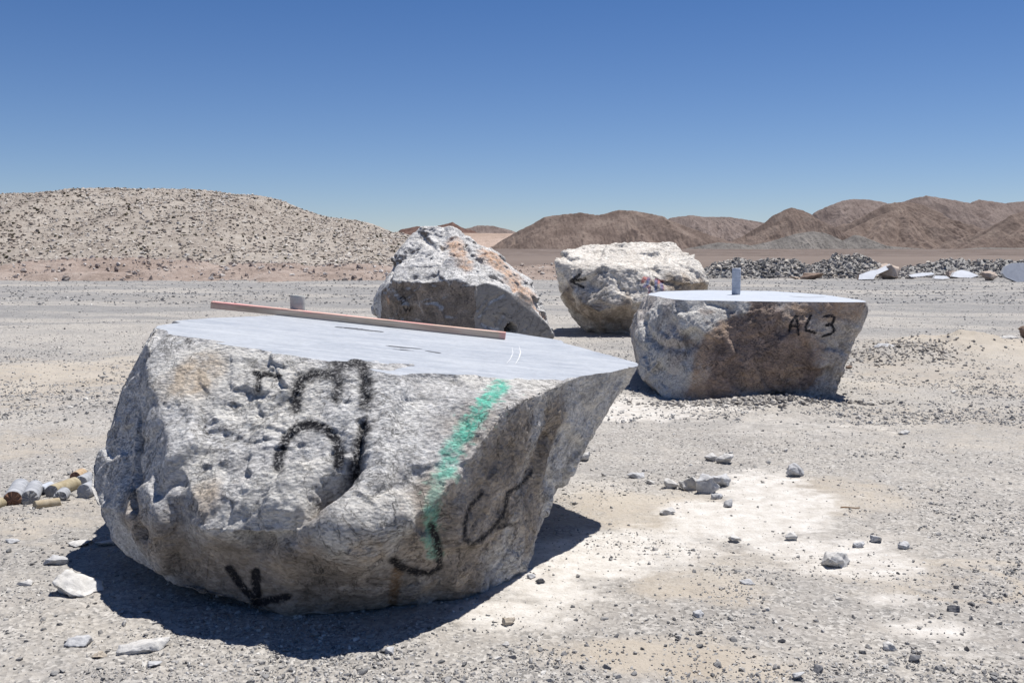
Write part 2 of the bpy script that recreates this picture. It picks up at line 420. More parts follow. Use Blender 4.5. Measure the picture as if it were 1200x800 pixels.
# ================================================================== numbered boulder
AP = (1.07, 0.0, 0.0)
def TA(px, py): return on_plane(px, py, *AP)
pts = []
for c in [(800, 351.5), (822, 351.7), (890, 353), (980, 354), (1013, 354)]:
    p = TA(*c); pts += [p, p + Vector((.0, .02, .08))]
for c in [(762, 345), (780, 341.5), (830, 340), (905, 341), (967, 345.5), (1005, 351)]:
    p = TA(*c); pts += [p, p + Vector((.0, 0, .08))]
pts += [TA(1014, 353.5) + Vector((.05, 0, -.06))]
pts += [at(*c) for c in [(755, 362, 11.9), (746, 392, 11.6), (745, 412, 11.5), (750, 437, 11.3), (766, 456, 11.0), (780, 466, 10.7),
       (801, 470, 10.5), (822, 471, 10.42), (850, 470, 10.42), (930, 469, 10.45), (975, 468, 10.55),
       (1012, 362, 10.75), (1008, 372, 10.9), (997, 390, 11.0), (989, 407, 11.0), (982, 425, 11.0), (979, 447, 10.9), (824, 400, 10.55), (905, 400, 10.58)]]
pts += [Vector(c) for c in [(1.7, 13.0, 0), (3.2, 12.8, 0), (3.6, 12.0, .6), (1.6, 13.3, .6), (2.2, 11.5, -.12), (3.0, 11.5, -.12)]]
carB = [([(757, 375), (760, 395), (772, 405)], .05, .06), ([(775, 405), (800, 408), (815, 400)], .05, .05), ([(830, 355), (860, 362)], .03, .03),
        ([(940, 460), (965, 440), (980, 425)], .02, .02), ([(790, 380), (800, 395)], .05, .05)]
ra, me, bv = make_rock('boulder', pts, .014, [M_num, M_top2], 31, amp=(.02, .05, .014, .005), carves=carB, plane=AP, keep=lambda P: .4 + .6 * sstep(.02, .15, AP[0] - P[:, 2]))
print('al3 verts', len(me.vertices))
w = .0125
strokes(me, bv, 'black', [([(925, 387), (927, 378), (933, 370), (935, 380), (935.5, 392)], w, 1.15), ([(925, 382), (936, 382)], w * .8, 1.1),
        ([(950, 370), (945, 380), (944, 387), (949, 388), (955, 390)], w, 1.15),
        ([(966, 371), (973, 369.5), (978, 372), (976, 378), (968, 381), (975, 381), (978, 387), (974, 391), (964, 394)], w, 1.15)], .35, 1, .15)
blobs(me, bv, 'brown', [([(850, 390), (900, 400), (840, 440)], .34), ([(880, 370), (920, 430)], .35), ([(940, 440)], .2)], 5, .5, .4)
blobs(me, bv, 'orange', [([(846, 383), (832, 398), (824, 415), (818, 440), (818, 460)], .07), ([(880, 445), (930, 440)], .12), ([(930, 365), (960, 362), (1000, 365)], .12)], 6, .5, .6)
blobs(me, bv, 'pale', [([(765, 365), (752, 395), (770, 430)], .22), ([(800, 365), (815, 385)], .16), ([(780, 455), (805, 440)], .16), ([(772, 405), (780, 380)], .06), ([(850, 358), (810, 357), (870, 357)], .09), ([(845, 370), (830, 380)], .10), ([(760, 415), (780, 418)], .05)], 7, .6, .5)
origin_to(ra, me, (2.5, 11.8, 0))
tag(ra, 'brown and grey boulder with sawn pale top and AL3 painted in black', 'boulder')
film('pencil_mark', [(925, 347), (945, 348.5), (968, 348)], .05, AP, ra, NT('faint_stain', .9).done((.33, .35, .38)), seed=8)

# ================================================================== cream boulder
pts = [at(*c) for c in [(652, 307, 19.4), (656, 301, 19.6), (672, 295, 19.9), (674, 290, 20.2), (685, 286, 20.4), (713, 287, 20.4), (752, 289, 20.4), (778, 286, 20.6), (790, 286, 20.6),
       (796, 293, 20.2), (809, 299, 20.0), (818, 308, 19.8), (827, 315, 19.7), (834, 329, 19.6), (833, 337, 19.7), (652, 315, 19.3), (655, 324, 19.3), (654, 340, 19.4), (660, 355, 19.5), (670, 369, 19.5), (681, 381, 19.6), (692, 387, 19.55),
       (710, 392, 19.4), (745, 392.5, 19.4), (684, 358, 18.75), (701, 366, 18.6), (719, 360, 18.55), (738, 357, 18.55), (761, 352, 18.6), (700, 320, 18.9), (740, 315, 18.9), (785, 325, 18.9), (822, 331, 19.3), (800, 330, 19.0)]]
pts += [Vector(c) for c in [(1.7, 21.0, 0), (3.3, 20.8, 0), (3.7, 21, .8), (1.2, 21.2, .8), (1.4, 21.3, 1.4), (3.2, 21.4, 1.5), (3.0, 19.8, 0)]]
carC = [([(779, 327), (800, 334), (822, 337)], .14, .10), ([(693, 333), (703, 336)], .07, .05), ([(715, 318), (728, 338)], .05, .04), ([(657, 325), (665, 345), (684, 362)], .06, .04)]
rc, me, bv = make_rock('boulder', pts, .022, [M_white], 55, amp=(.05, .08, .017, .008), fr=(1.2, 1.9, 6, 17), carves=carC)
w = .03
strokes(me, bv, 'black', [([(669, 329.5), (679, 322)], w, 1.1), ([(669, 329.5), (686, 327)], w * .8, 1.1), ([(669, 329.5), (684, 337)], w * .8, 1.0)], .4, 1, .15)
strokes(me, bv, 'red', [([(753, 330), (755, 326), (760, 327)], .035, .9), ([(755, 335), (761, 336), (761, 345)], .025, .7), ([(769, 328), (776, 330), (771, 331)], .03, .9), ([(776, 335), (777, 340)], .025, .7)], .4, 2, .2)
strokes(me, bv, 'blue', [([(760, 327), (759, 332), (755, 336)], .03, .9), ([(769, 329), (768.5, 340)], .03, .9), ([(775, 332), (776, 340)], .03, .8), ([(761, 337), (761, 341)], .02, .7)], .4, 3, .2)
blobs(me, bv, 'brown', [([(715, 372), (745, 372), (690, 370)], .38), ([(785, 333), (820, 337)], .16), ([(665, 345), (675, 362)], .2), ([(761, 330), (775, 335)], .10), ([(730, 360)], .2)], 5, .5, .5)
origin_to(rc, me, (2.3, 20, 0))
tag(rc, 'rounded cream white boulder with small black arrow and red and blue scribble', 'boulder')

# ================================================================== tall veined boulder
pts = [at(*c) for c in [(437, 360, 17.9), (438, 350, 17.9), (443, 338, 17.9), (450, 330, 17.9), (457, 316, 17.9), (463, 304, 18.0), (472, 292, 18.0), (483, 282, 18.1), (485, 273, 18.2), (496, 267, 18.2), (516, 267, 18.2), (531, 267, 18.2),
       (551, 277, 18.1), (571, 289, 18.0), (584, 297, 17.9), (598, 309, 17.9), (610, 323, 17.8), (624, 335, 17.8), (632, 352, 17.7), (644, 370, 17.6), (652, 386, 17.5), (652, 395, 17.45), (646, 402, 17.4),
       (447, 374, 17.6), (460, 329, 17.15), (478, 334, 17.0), (500, 330, 16.85), (514, 336, 16.8), (538, 327, 16.7), (556, 335, 16.62), (558, 400, 16.62), (570, 331, 16.72), (582, 334, 16.82), (600, 344, 16.98), (620, 356, 17.15), (642, 380, 17.3), (649, 391, 17.38), (600, 404, 16.95), (470, 398, 17.2)]]
pts += [Vector(c) for c in [(-2.2, 19.5, .1), (.4, 19.5, .1), (-1.8, 19.8, 1.0), (0, 19.6, 1.0), (-1.4, 19.2, 1.7), (-1.2, 18, -.1), (0, 18, -.1)]]
faceB_n = Vector(((at(649, 391, 17.38) - at(558, 382, 16.62)).y, -(at(649, 391, 17.38) - at(558, 382, 16.62)).x, 0)).normalized()
p0 = at(558, 382, 16.62)
def keepD(P):
    d = np.abs((P - np.array(p0)) @ np.array(faceB_n)); ridge = at(557, 360, 16.62).x
    below = sstep(.0, .1, d)
    return np.where(P[:, 0] > ridge + .03, .12 + .88 * below, .25 + .75 * sstep(.1, .3, np.abs(P[:, 1] - (16.62 + (ridge - P[:, 0]) * .6)) * 1.0))
def postD(P, hb):
    d = np.zeros(len(P))
    c = pick(hb, 598.5, 387)
    return d - .35 * (np.linalg.norm(P - c, axis=1) < .125)
carD = [([(462, 308), (458, 325)], .06, .07), ([(480, 296), (488, 290)], .07, .07), ([(478, 335), (484, 325)], .06, .06), ([(500, 325), (508, 322)], .06, .05), ([(495, 275), (510, 290), (520, 285)], .07, .08),
        ([(562, 370), (575, 352), (590, 345)], .03, .03), ([(565, 378), (580, 384), (590, 366)], .05, .035), ([(560, 362), (570, 350)], .03, .02), ([(615, 385), (640, 368)], .02, .015)]
rd, me, bv = make_rock('boulder', pts, .019, [M_back], 77, amp=(.04, .12, .028, .006), fr=(1.3, 1.6, 6.0, 16), carves=carD, keep=keepD, post=postD)
w = .025
strokes(me, bv, 'black', [([(469, 350), (472, 347.5), (475, 349), (475, 352), (471, 356), (470, 352.5)], .013, .8), ([(473, 359.5), (475.5, 365), (478, 360), (480, 365), (481.5, 361)], .013, .8)], .4, 1, .1)
blobs(me, bv, 'orange', [([(575, 300), (600, 325), (618, 345)], .22), ([(540, 298), (530, 285), (545, 310)], .14), ([(600, 340), (622, 352)], .10), ([(625, 360), (637, 372)], .05), ([(455, 352)], .06)], 6, .6, .6)
P = coords(me)
n1 = fbm(P * 3, 4, 5) * .06
# iron-brown natural face on the left, ash grey split face on the right
ridge = at(557, 360, 16.62).x
ntri = normals(me)
vert = 1 - sstep(.15, .45, ntri[:, 2] + n1)
br = vert * (P[:, 0] < ridge + n1 * .5) * (ntri[:, 1] < -.2) * (P[:, 0] > at(447, 350, 17.6).x + n1)
attr(me, 'brown', br)
attr(me, 'pale', np.zeros(len(P)))
gr = vert * (P[:, 0] >= ridge + n1 * .5) * (ntri[:, 1] < -.3)
attr(me, 'grey', gr)
t_ = M_back.node_tree
mixn = t_.nodes.new('ShaderNodeMix'); mixn.data_type = 'RGBA'
src = t_.nodes['Principled BSDF'].inputs['Base Color'].links[0].from_socket
an = t_.nodes.new('ShaderNodeAttribute'); an.attribute_name = 'grey'
gm = t_.nodes.new('ShaderNodeMath'); gm.operation = 'MULTIPLY'; gm.inputs[1].default_value = .88
t_.links.new(an.outputs['Fac'], gm.inputs[0]); t_.links.new(gm.outputs[0], mixn.inputs[0]); t_.links.new(src, mixn.inputs[6])
mixn.inputs[7].default_value = (.27, .255, .24, 1); t_.links.new(mixn.outputs[2], t_.nodes['Principled BSDF'].inputs['Base Color'])
origin_to(rd, me, (-.9, 18, 0))
tag(rd, 'tall peaked boulder with blue white crown, orange patch and round bore hole', 'boulder')
# dark wall of the bored hole
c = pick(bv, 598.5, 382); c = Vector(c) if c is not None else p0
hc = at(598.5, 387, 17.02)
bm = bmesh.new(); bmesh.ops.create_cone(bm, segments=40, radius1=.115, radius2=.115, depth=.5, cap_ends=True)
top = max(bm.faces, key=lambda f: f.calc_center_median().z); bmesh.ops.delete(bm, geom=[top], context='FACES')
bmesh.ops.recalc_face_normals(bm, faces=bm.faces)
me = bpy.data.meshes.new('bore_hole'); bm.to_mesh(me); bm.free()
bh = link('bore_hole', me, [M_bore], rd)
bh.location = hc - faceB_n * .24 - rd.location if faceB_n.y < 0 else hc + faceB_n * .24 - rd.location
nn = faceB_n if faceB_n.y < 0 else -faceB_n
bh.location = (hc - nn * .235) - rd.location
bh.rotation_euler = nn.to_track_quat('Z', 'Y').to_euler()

# ================================================================== plank
def wood_mat():
    t = NT('weathered_wood', .8, .2)
    v = t.mapv((1.2, 22, 22)); n = t.noise(3, 6, .65, .6, vec=v)
    c = t.ramp(n, [(.3, (.36, .27, .19)), (.5, (.62, .50, .375)), (.7, (.74, .64, .51))])
    k = t.vor(2.1, vec=t.mapv((1, 4, 4)))
    c = t.mix(t.ramp(k, [(.05, .8), (.14, 0.0)]), c, (.16, .07, .05))
    g = t.n('ShaderNodeNewGeometry'); sp = t.n('ShaderNodeSeparateXYZ'); t.l(t.obj, sp.inputs[0])
    top = t.ramp(sp.outputs[2], [(.515, 0.0), (.522, 1.0)])          # paint rolled along the upper edge
    top = t.math('MULTIPLY', t.attr('dye'), t.ramp(t.noise(9, 4, .6), [(.36, .45), (.55, 1.0)]))
    c = t.mix(t.math('MULTIPLY', top, .8), c, (.78, .32, .33))
    return t.done(c, t.bump(n, .3, .004))
M_wood = wood_mat()
A = at(248, 361.3, 6.62); B = at(592, 397.0, 6.50)
L = (B - A).length; s = .0235
nx = 80; bm = bmesh.new()
rings = []
for i in range(nx + 1):
    x = L * i / nx; r = []
    for (yy, zz) in [(-s, 0), (-s, .012), (-s, .03), (-s, 2 * s - .003), (-s + .003, 2 * s), (s - .003, 2 * s), (s, 2 * s - .003), (s, 0)]:
        r.append(bm.verts.new((x, yy + .0015 * math.sin(x * 3.1), zz + .002 * math.sin(x * 2 + 1))))
    rings.append(r)
for i in range(nx):
    for k in range(8): bm.faces.new((rings[i][k], rings[i][(k + 1) % 8], rings[i + 1][(k + 1) % 8], rings[i + 1][k]))
bm.faces.new(rings[0]); bm.faces.new(rings[-1][::-1]); bmesh.ops.recalc_face_normals(bm, faces=bm.faces)
me = bpy.data.meshes.new('wooden_plank'); bm.to_mesh(me); bm.free()
P = coords(me); up_ = sstep(.0435, .0465, P[:, 2]) * (.6 + .4 * np.sin(P[:, 0] * 5 + 1) ** 2)
zone = np.exp(-((P[:, 0] - 1.60) / .25) ** 2) * .18 + np.exp(-((P[:, 0] - .08) / .12) ** 2) * .3 + (P[:, 0] > L - .04) * .7 + np.exp(-((P[:, 0] - .75) / .08) ** 2) * .15
attr(me, 'dye', np.clip(np.maximum(up_, zone), 0, 1))
pk = link('wooden_plank', me, [M_wood], None, A)
X = (B - A).normalized(); Z = Vector((.1008, -.0236, 1)).normalized(); Yv = Z.cross(X).normalized(); Z = X.cross(Yv)
pk.rotation_euler = Matrix((X, Yv, Z)).transposed().to_euler()
tag(pk, 'long square wooden batten with pink paint lying across the sawn boulder top', 'wooden batten')

# ================================================================== drill cores
def core_mat(name, a, b, spk=.3):
    t = NT(name, .75, .3); n = t.noise(14, 6, .65, .6)
    c = t.mix(t.ramp(n, [(.34, 0.0), (.62, 1.0)]), a, b)
    bd = t.noise(1, 3, .6, .3, vec=t.mapv((3, 3, 40)))
    c = t.mix(t.math('MULTIPLY', t.ramp(bd, [(.45, 0.0), (.6, 1.0)]), spk), c, tuple(x * .6 for x in a))
    return t.done(c, t.bump(t.noise(60, 4, .6), .3, .003))
CM = {'grey': core_mat('core_grey', (.26, .27, .29), (.42, .43, .45)), 'bluegrey': core_mat('core_bluegrey', (.36, .39, .45), (.52, .55, .60)), 'tan': core_mat('core_tan', (.34, .27, .17), (.48, .42, .32)),
      'yellow': core_mat('core_yellow', (.30, .245, .15), (.44, .385, .27)), 'orange': core_mat('core_orange', (.38, .26, .15), (.50, .40, .28)), 'pale': core_mat('core_pale', (.38, .39, .38), (.50, .49, .45))}
M_broken = NT('broken_end', .95).done((.20, .115, .08)); M_brokeng = core_mat('broken_grey', (.2, .2, .21), (.38, .38, .38))
def drill_core(h, r, mat, seed, jag=.012, endmat=None):
    bm = bmesh.new(); rr = random.Random(seed); n = 36; rings = []; nz = 14
    tb = (rr.uniform(-1, 1), rr.uniform(-1, 1)); tt = (rr.uniform(-1, 1), rr.uniform(-1, 1))
    for k in range(nz + 1):
        u = k / nz; ring = []
        for i in range(n):
            a = 2 * math.pi * i / n; x = math.cos(a); y = math.sin(a)
            zz = u * h
            if k == 0: zz += jag * (tb[0] * x + tb[1] * y) + rr.uniform(0, jag * .6)
            if k == nz: zz -= jag * (1 + tt[0] * x + tt[1] * y) * .8 + rr.uniform(0, jag * .4)
            q = r * (1 - (.06 if k in (0, nz) else 0) + rr.uniform(-.008, .008))
            ring.append(bm.verts.new((x * q, y * q, zz)))
        rings.append(ring)
    for k in range(nz):
        for i in range(n): bm.faces.new((rings[k][i], rings[k][(i + 1) % n], rings[k + 1][(i + 1) % n], rings[k + 1][i])).smooth = True
    for k, zc in ((0, 0), (nz, h - jag * .8)):
        prev = rings[k]
        for q in (.66, .33):
            ring = [bm.verts.new((v.co.x * q * (1.5 if q < .5 else 1) if False else v.co.x * q, v.co.y * q, zc + (v.co.z - zc) * q + rr.uniform(-jag, jag) * .12)) for v in rings[k]]
            for i in range(n): bm.faces.new((prev[i], prev[(i + 1) % n], ring[(i + 1) % n], ring[i])).material_index = 1
            prev = ring
        c = bm.verts.new((0, 0, zc))
        for i in range(n): bm.faces.new((prev[i], prev[(i + 1) % n], c)).material_index = 1
    bmesh.ops.recalc_face_normals(bm, faces=bm.faces)
    me = bpy.data.meshes.new('drill_core'); bm.to_mesh(me); bm.free()
    me.materials.append(CM[mat]); me.materials.append(endmat or CM[mat]); return me
def place_core(name, me, p, axis, label, group=None):
    o = link(name, me); o.location = p; o.rotation_euler = Vector(axis).normalized().to_track_quat('Z', 'Y').to_euler()
    tag(o, label, 'drill core', group); return o
cA = TA(862.5, 345.2)
place_core('drill_core', drill_core(.335, .053, 'bluegrey', 1, .004), cA + Vector((0, 0, -.002)), (0, 0, 1), 'smooth grey stone drill core standing upright on the AL3 boulder')
cB = T(348, 370.5)
place_core('drill_core', drill_core(.15, .05, 'pale', 2, .006), cB + Vector((0, .03, -.004)), (.0, 0, 1), 'short pale drill core standing behind the wooden batten')
GRP = 'drill core pieces lying left of the big boulder'
def lying(px1, py1, px2, py2, r, mat, seed, label, jag=.012, em=None, lift=0.0):
    a = G(px1, py1); b = G(px2, py2); h = (b - a).length; a.z = b.z = 0
    off = Vector((0, 0, r * .85 + lift))
    place_core('drill_core', drill_core(h, r, mat, seed, jag, em), a + off, (b - a), label, GRP)
lying(15, 594, 25, 577, .056, 'grey', 11, 'grey drill core with broken red brown end, second from left edge', .02, M_broken)
lying(35, 592, 42, 578, .052, 'grey', 12, 'stubby dark grey drill core beside the red ended core', .02, M_brokeng)
lying(40, 597, 72, 592.5, .030, 'tan', 13, 'thin tan drill core half sunk in the gravel', .008)
lying(60, 583, 90, 572, .045, 'yellow', 14, 'long banded yellow drill core with dark near end', .01, M_brokeng)
lying(49, 580, 60, 575, .036, 'bluegrey', 15, 'short bluish core stub left of the yellow core', .015)
lying(70, 589, 76, 583, .04, 'grey', 16, 'small pointed grey core lump below the yellow core', .03)
lying(88, 565, 97, 560, .04, 'orange', 17, 'orange tinted core stub at the far end of the yellow core', .008, M_broken)
lying(94, 572, 106, 566, .045, 'grey', 18, 'grey core stub between orange stub and big boulder', .01)
lying(98, 584, 112, 577, .05, 'grey', 19, 'grey core piece partly under the left side of the big boulder', .012)
lying(-6, 597, 4, 594, .035, 'yellow', 20, 'yellow core piece cut off by the left picture edge', .01)

# ================================================================== ground
def g_large(x, y):
    p = xy3(x, y)
    h = .05 * fbm(p * .22, 3, 201) * sstep(7, 14, y)
    h += .018 * fbm(p * .9, 3, 205)
    # loader heap on the right
    dx = x - 7.0; dy = y - 15.3
    h += .36 * np.exp(-((dx / 1.15) ** 2 + (dy / 1.2) ** 2) ** .8) * (1 + .25 * fbm(p * 2.0, 3, 207)) + .15 * np.exp(-(((x - 9.2) / 1.2) ** 2 + ((y - 15.9) / 1.2) ** 2))
    h += .14 * np.exp(-(((x - 5.5) / .8) ** 2 + ((y - 14.3) / .5) ** 2)) * (1 + .6 * fbm(p * 3.0, 3, 208))
    # spoil banked against the numbered boulder
    h += .085 * np.exp(-(((x - 2.75) / .7) ** 2 + ((y - 10.2) / .16) ** 2))
    # flatten where boulders rest
    for cx, cy, r in ((-.8, 5.4, 1.7), (2.4, 11.8, 1.2), (2.4, 20, 1.6), (-.9, 18, 1.6)):
        h *= 1 - .85 * np.exp(-(((x - cx) ** 2 + (y - cy) ** 2) / r ** 2) ** 2) * (np.abs(h) < .06)
    # grader and tyre ridges running across the yard
    u = y + .18 * x + .6 * fbm(p * .12, 2, 211)
    h += .012 * np.sin(u * 2.2 + 1.5 * perlin(p * .3, 212)) * sstep(12, 20, y) * (1 - sstep(50, 65, y))
    return h
def gz(x, y):
    return float(g_large(np.array([x], float), np.array([y], float))[0])
ang = np.concatenate([np.linspace(-180, -40, 36)[:-1], np.linspace(-40, -30.5, 20)[:-1], np.linspace(-30.5, 30.5, 860), np.linspace(30.5, 40, 20)[1:], np.linspace(40, 180, 36)[1:-1]]) * math.pi / 180
rad = np.concatenate([[.05, .5, 1.0, 1.6, 2.1], np.geomspace(2.5, 70, 900), np.geomspace(70, 30000, 90)[1:]])
AA, RR = np.meshgrid(ang, rad)
gx = RR * np.sin(AA); gy = RR * np.cos(AA)
x = gx.ravel(); y = gy.ravel(); near = (np.hypot(x, y) < 90)
h = g_large(x, y) * np.exp(-np.maximum(0, np.hypot(x, y) - 60) / 15)
p = xy3(x, y)
m = near & (y > 0)
fine = np.zeros(len(x)); fine[m] = .004 * fbm(p[m] * 9, 3, 221) + .0045 * (facet(p[m] * 30, 223)) + .003 * np.abs(perlin(p[m] * 60, 225))
# smoother where dust has settled
def gmask(lst, seed, warp=.45, fr=1.6):
    n = np.zeros(len(x)); n[m] = fbm(p[m] * fr, 6, seed, .62)
    a = np.zeros(len(x))
    for px, py, rx, ry, wgt in lst:
        c = G(px, py); d = np.sqrt(((x - c.x) / rx) ** 2 + ((y - c.y) / ry) ** 2) + warp * n
        a = np.maximum(a, wgt * (1 - sstep(.45, 1.25, d)))
    return a
white = gmask([(640, 690, .35, .25, 1), (690, 655, .55, .42, 1), (600, 720, .3, .25, .9), (760, 640, .5, .4, .85), (860, 610, .65, .55, 1), (900, 575, .5, .7, 1), (950, 640, .55, .4, .9), (1000, 660, .4, .3, .8),
               (720, 480, .9, 1.0, .9), (640, 560, .6, .6, .35), (790, 480, .8, .6, .7), (1090, 735, .22, .12, .8), (1050, 700, .2, .1, .5), (930, 500, 1.2, .8, .35), (1110, 765, .15, .06, .6)], 301)
tan = gmask([(760, 590, .7, .6, .8), (800, 685, .45, .3, .7), (775, 765, .45, .22, 1), (980, 575, .6, .7, .7), (1040, 670, .5, .3, .5), (850, 650, .7, .3, .4), (60, 440, 2.0, 2.6, .8), (40, 620, .5, .6, .5), (100, 600, .5, .6, .4),
             (1110, 440, 1.6, 2.2, .55), (1150, 500, 1.5, 1.5, .35), (30, 520, .8, .8, .5), (250, 350, 4, 3, .3), (680, 600, .4, .4, .5), (1130, 660, .5, .08, .6)], 311, .5, 1.3)
cR = G(1118, 682); rg = np.hypot((x - cR.x) / .30, (y - cR.y) / .26) + .0
tan = np.maximum(tan, .75 * np.exp(-((rg - 1) / .13) ** 2))
heap = np.exp(-(((x - 7.0) / 1.6) ** 2 + ((y - 15.6) / 2.0) ** 2)) + .8 * np.exp(-(((x - 9.2) / 1.5) ** 2 + ((y - 15) / 1.6) ** 2))
tan = np.clip(np.maximum(tan, heap), 0, 1)
dust = np.clip(white + .6 * tan, 0, 1)
z = h + fine * (1 - .55 * dust)
z[RR.ravel() > 90] = 0
# tracks: broad light and dark streaks running across the yard
pt = p.copy(); pt[:, 0] *= .10; pt[:, 1] *= .75; pt[:, 1] += .12 * p[:, 0]
gry = np.zeros(len(x)); gry[near] = (.4 + .6 * sstep(12, 28, y[near])) * sstep(-.35, .45, fbm(pt[near] * np.array([1, .6, 1]), 5, 331, .6) + .55 * sstep(17, 34, y[near]) - .25)
far = sstep(60, 85, np.hypot(x, y) + 0 * x)
v = np.stack([x, y, z], 1)
nr, na = AA.shape
idx = np.arange(nr * na).reshape(nr, na)
a0 = idx[:-1, :]; a1 = idx[1:, :]
q = np.stack([a0, a1, np.roll(a1, -1, 1), np.roll(a0, -1, 1)], -1).reshape(-1, 4)
me = mesh_np('ground', v, q[:, ::-1])
for n_, a_ in (('white', white), ('tan', tan), ('grey', gry), ('far', far)): attr(me, n_, a_)
def brk(t, name, n, lo, hi):
    return t.ramp(t.math('ADD', t.attr(name), t.math('MULTIPLY', t.math('SUBTRACT', n, .5), 2.3)), [(lo, 0.0), (hi, 1.0)])
def ground_mat():
    t = NT('gravel_ground', .95, .15)
    n1 = t.noise(.9, 7, .68, .4); n2 = t.noise(6, 6, .7); n3 = t.noise(45, 5, .75)
    c = t.ramp(n1, [(.33, (.28, .26, .238)), (.5, (.36, .333, .298)), (.66, (.43, .395, .345))])
    vc = t.vor(62, out='Color'); vd = t.vor(62)
    sep = t.n('ShaderNodeSeparateColor'); t.l(vc, sep.inputs[0])
    gcol = t.ramp(sep.outputs[0], [(0.0, (.145, .14, .132)), (.35, (.275, .262, .245)), (.7, (.40, .38, .35)), (1.0, (.58, .555, .515))])
    gm = t.math('MULTIPLY', t.ramp(n2, [(.36, .15), (.6, .8)]), t.math('SUBTRACT', 1.0, t.math('MULTIPLY', t.attr('white'), .8), clamp=True))
    gm = t.math('MULTIPLY', gm, t.math('SUBTRACT', 1.0, t.math('MULTIPLY', t.attr('tan'), .6), clamp=True))
    c = t.mix(gm, c, gcol)
    v2 = t.vor(17, out='Color'); s2 = t.n('ShaderNodeSeparateColor'); t.l(v2, s2.inputs[0])
    c = t.mix(t.math('MULTIPLY', t.ramp(s2.outputs[1], [(.80, 0.0), (.86, 1.0)]), t.math('MULTIPLY', t.attr('grey'), .5)), c, (.17, .17, .18))
    c = t.mix(t.math('MULTIPLY', t.attr('grey'), .72), c, t.ramp(t.noise(1.0, 6, .72, vec=t.mapv((1.5, 5, 1))), [(.32, (.15, .15, .152)), (.52, (.215, .213, .212)), (.68, (.30, .295, .288))]))
    nbk = t.noise(3.2, 9, .74, .8, vec=t.mapv((1, 2.0, 1), rot=(0, 0, .35)))
    c = t.mix(t.math('MULTIPLY', brk(t, 'tan', nbk, .15, .95), .8), c, t.ramp(n1, [(.36, (.39, .335, .265)), (.62, (.46, .41, .34))]))
    c = t.mix(t.math('MULTIPLY', brk(t, 'white', nbk, .25, .85), .95), c, t.ramp(t.noise(9, 7, .75), [(.32, (.44, .405, .36)), (.5, (.56, .53, .485)), (.62, (.63, .605, .565))]))
    c = t.mix(t.math('MULTIPLY', t.ramp(n3, [(.28, 1.0), (.42, 0.0)]), .45), c, (.19, .18, .17))
    fc = t.ramp(t.noise(.004, 6, .6), [(.35, (.14, .11, .093)), (.6, (.20, .16, .135))])
    c = t.mix(t.attr('far'), c, fc)
    b = t.bump(n3, .55, .012); b = t.bump(vd, .4, .008, b); b = t.bump(t.noise(200, 3, .7), .4, .003, b)
    return t.done(c, b)
ground = link('ground', me, [ground_mat()]); tag(ground, kind='structure')
print('ground verts', len(v))

# ================================================================== stone templates and scatter
def tmpl(seed, n=11, flat=1.0, sub=0):
    r = np.random.default_rng(seed); P = r.normal(size=(n, 3)); P /= np.linalg.norm(P, axis=1)[:, None]
    P *= r.uniform(.75, 1.05, (n, 1)); P[:, 2] *= flat; P[:, 0] *= r.uniform(1, 1.4)
    bm = bmesh.new()
    for c in P: bm.verts.new(c)
    bmesh.ops.convex_hull(bm, input=bm.verts)
    bmesh.ops.delete(bm, geom=[v for v in bm.verts if not v.link_faces], context='VERTS')
    bmesh.ops.triangulate(bm, faces=bm.faces); bm.verts.index_update()
    V = np.array([v.co[:] for v in bm.verts]); Fc = np.array([[v.index for v in f.verts] for f in bm.faces]); bm.free()
    return V, Fc
TM = [tmpl(s, 9 + s % 4, .55 + .08 * (s % 5)) for s in range(10)]
def scatter(name, P, S, mat, zsq=.7, tilt=.5, sink=.35, tone=None, seed=0):
    """one merged mesh of many small stones"""
    r = np.random.default_rng(seed); n = len(P); VV = []; FF = []; TT = []; base = 0
    which = r.integers(0, len(TM), n)
    tone = r.random(n) if tone is None else tone
    for k, (V, Fc) in enumerate(TM):
        I = np.where(which == k)[0]
        if not len(I): continue
        a = r.uniform(0, 2 * math.pi, len(I)); b = r.normal(0, tilt, len(I))
        ca, sa, cb, sb = np.cos(a), np.sin(a), np.cos(b), np.sin(b)
        X = V[None, :, 0]; Y = V[None, :, 1] ; Z = V[None, :, 2] * zsq / .7
        Y2 = Y * cb[:, None] - Z * sb[:, None]; Z2 = Y * sb[:, None] + Z * cb[:, None]
        X3 = X * ca[:, None] - Y2 * sa[:, None]; Y3 = X * sa[:, None] + Y2 * ca[:, None]
        s = S[I][:, None]
        W = np.stack([X3 * s + P[I, 0][:, None], Y3 * s + P[I, 1][:, None], Z2 * s + P[I, 2][:, None] + s * (.55 - sink)], -1)
        nv = V.shape[0]
        VV.append(W.reshape(-1, 3)); FF.append((Fc[None] + (np.arange(len(I)) * nv)[:, None, None]).reshape(-1, 3) + base)
        TT.append(np.repeat(tone[I], nv)); base += nv * len(I)
    me = mesh_np(name, np.concatenate(VV), np.concatenate(FF), smooth=False); attr(me, 'tone', np.concatenate(TT))
    return link(name, me, [mat])
def stone_mat(name, stops, k=20, use_obj=False, dk=(.14, .135, .13)):
    t = NT(name, .9, .25)
    f = t.attr('tone')
    if use_obj:
        oi = t.n('ShaderNodeObjectInfo'); f = oi.outputs['Random']
    c = t.ramp(f, stops)
    n = t.noise(k, 6, .7, .5)
    c = t.mix(t.math('MULTIPLY', t.ramp(n, [(.35, 1.0), (.52, 0.0)]), .5), c, dk)
    c = t.mix(t.math('MULTIPLY', t.ramp(n, [(.55, 0.0), (.68, 1.0)]), .45), c, (.58, .56, .53))
    return t.done(c, t.bump(t.noise(k * 3, 5, .7), .5, .3 / k))
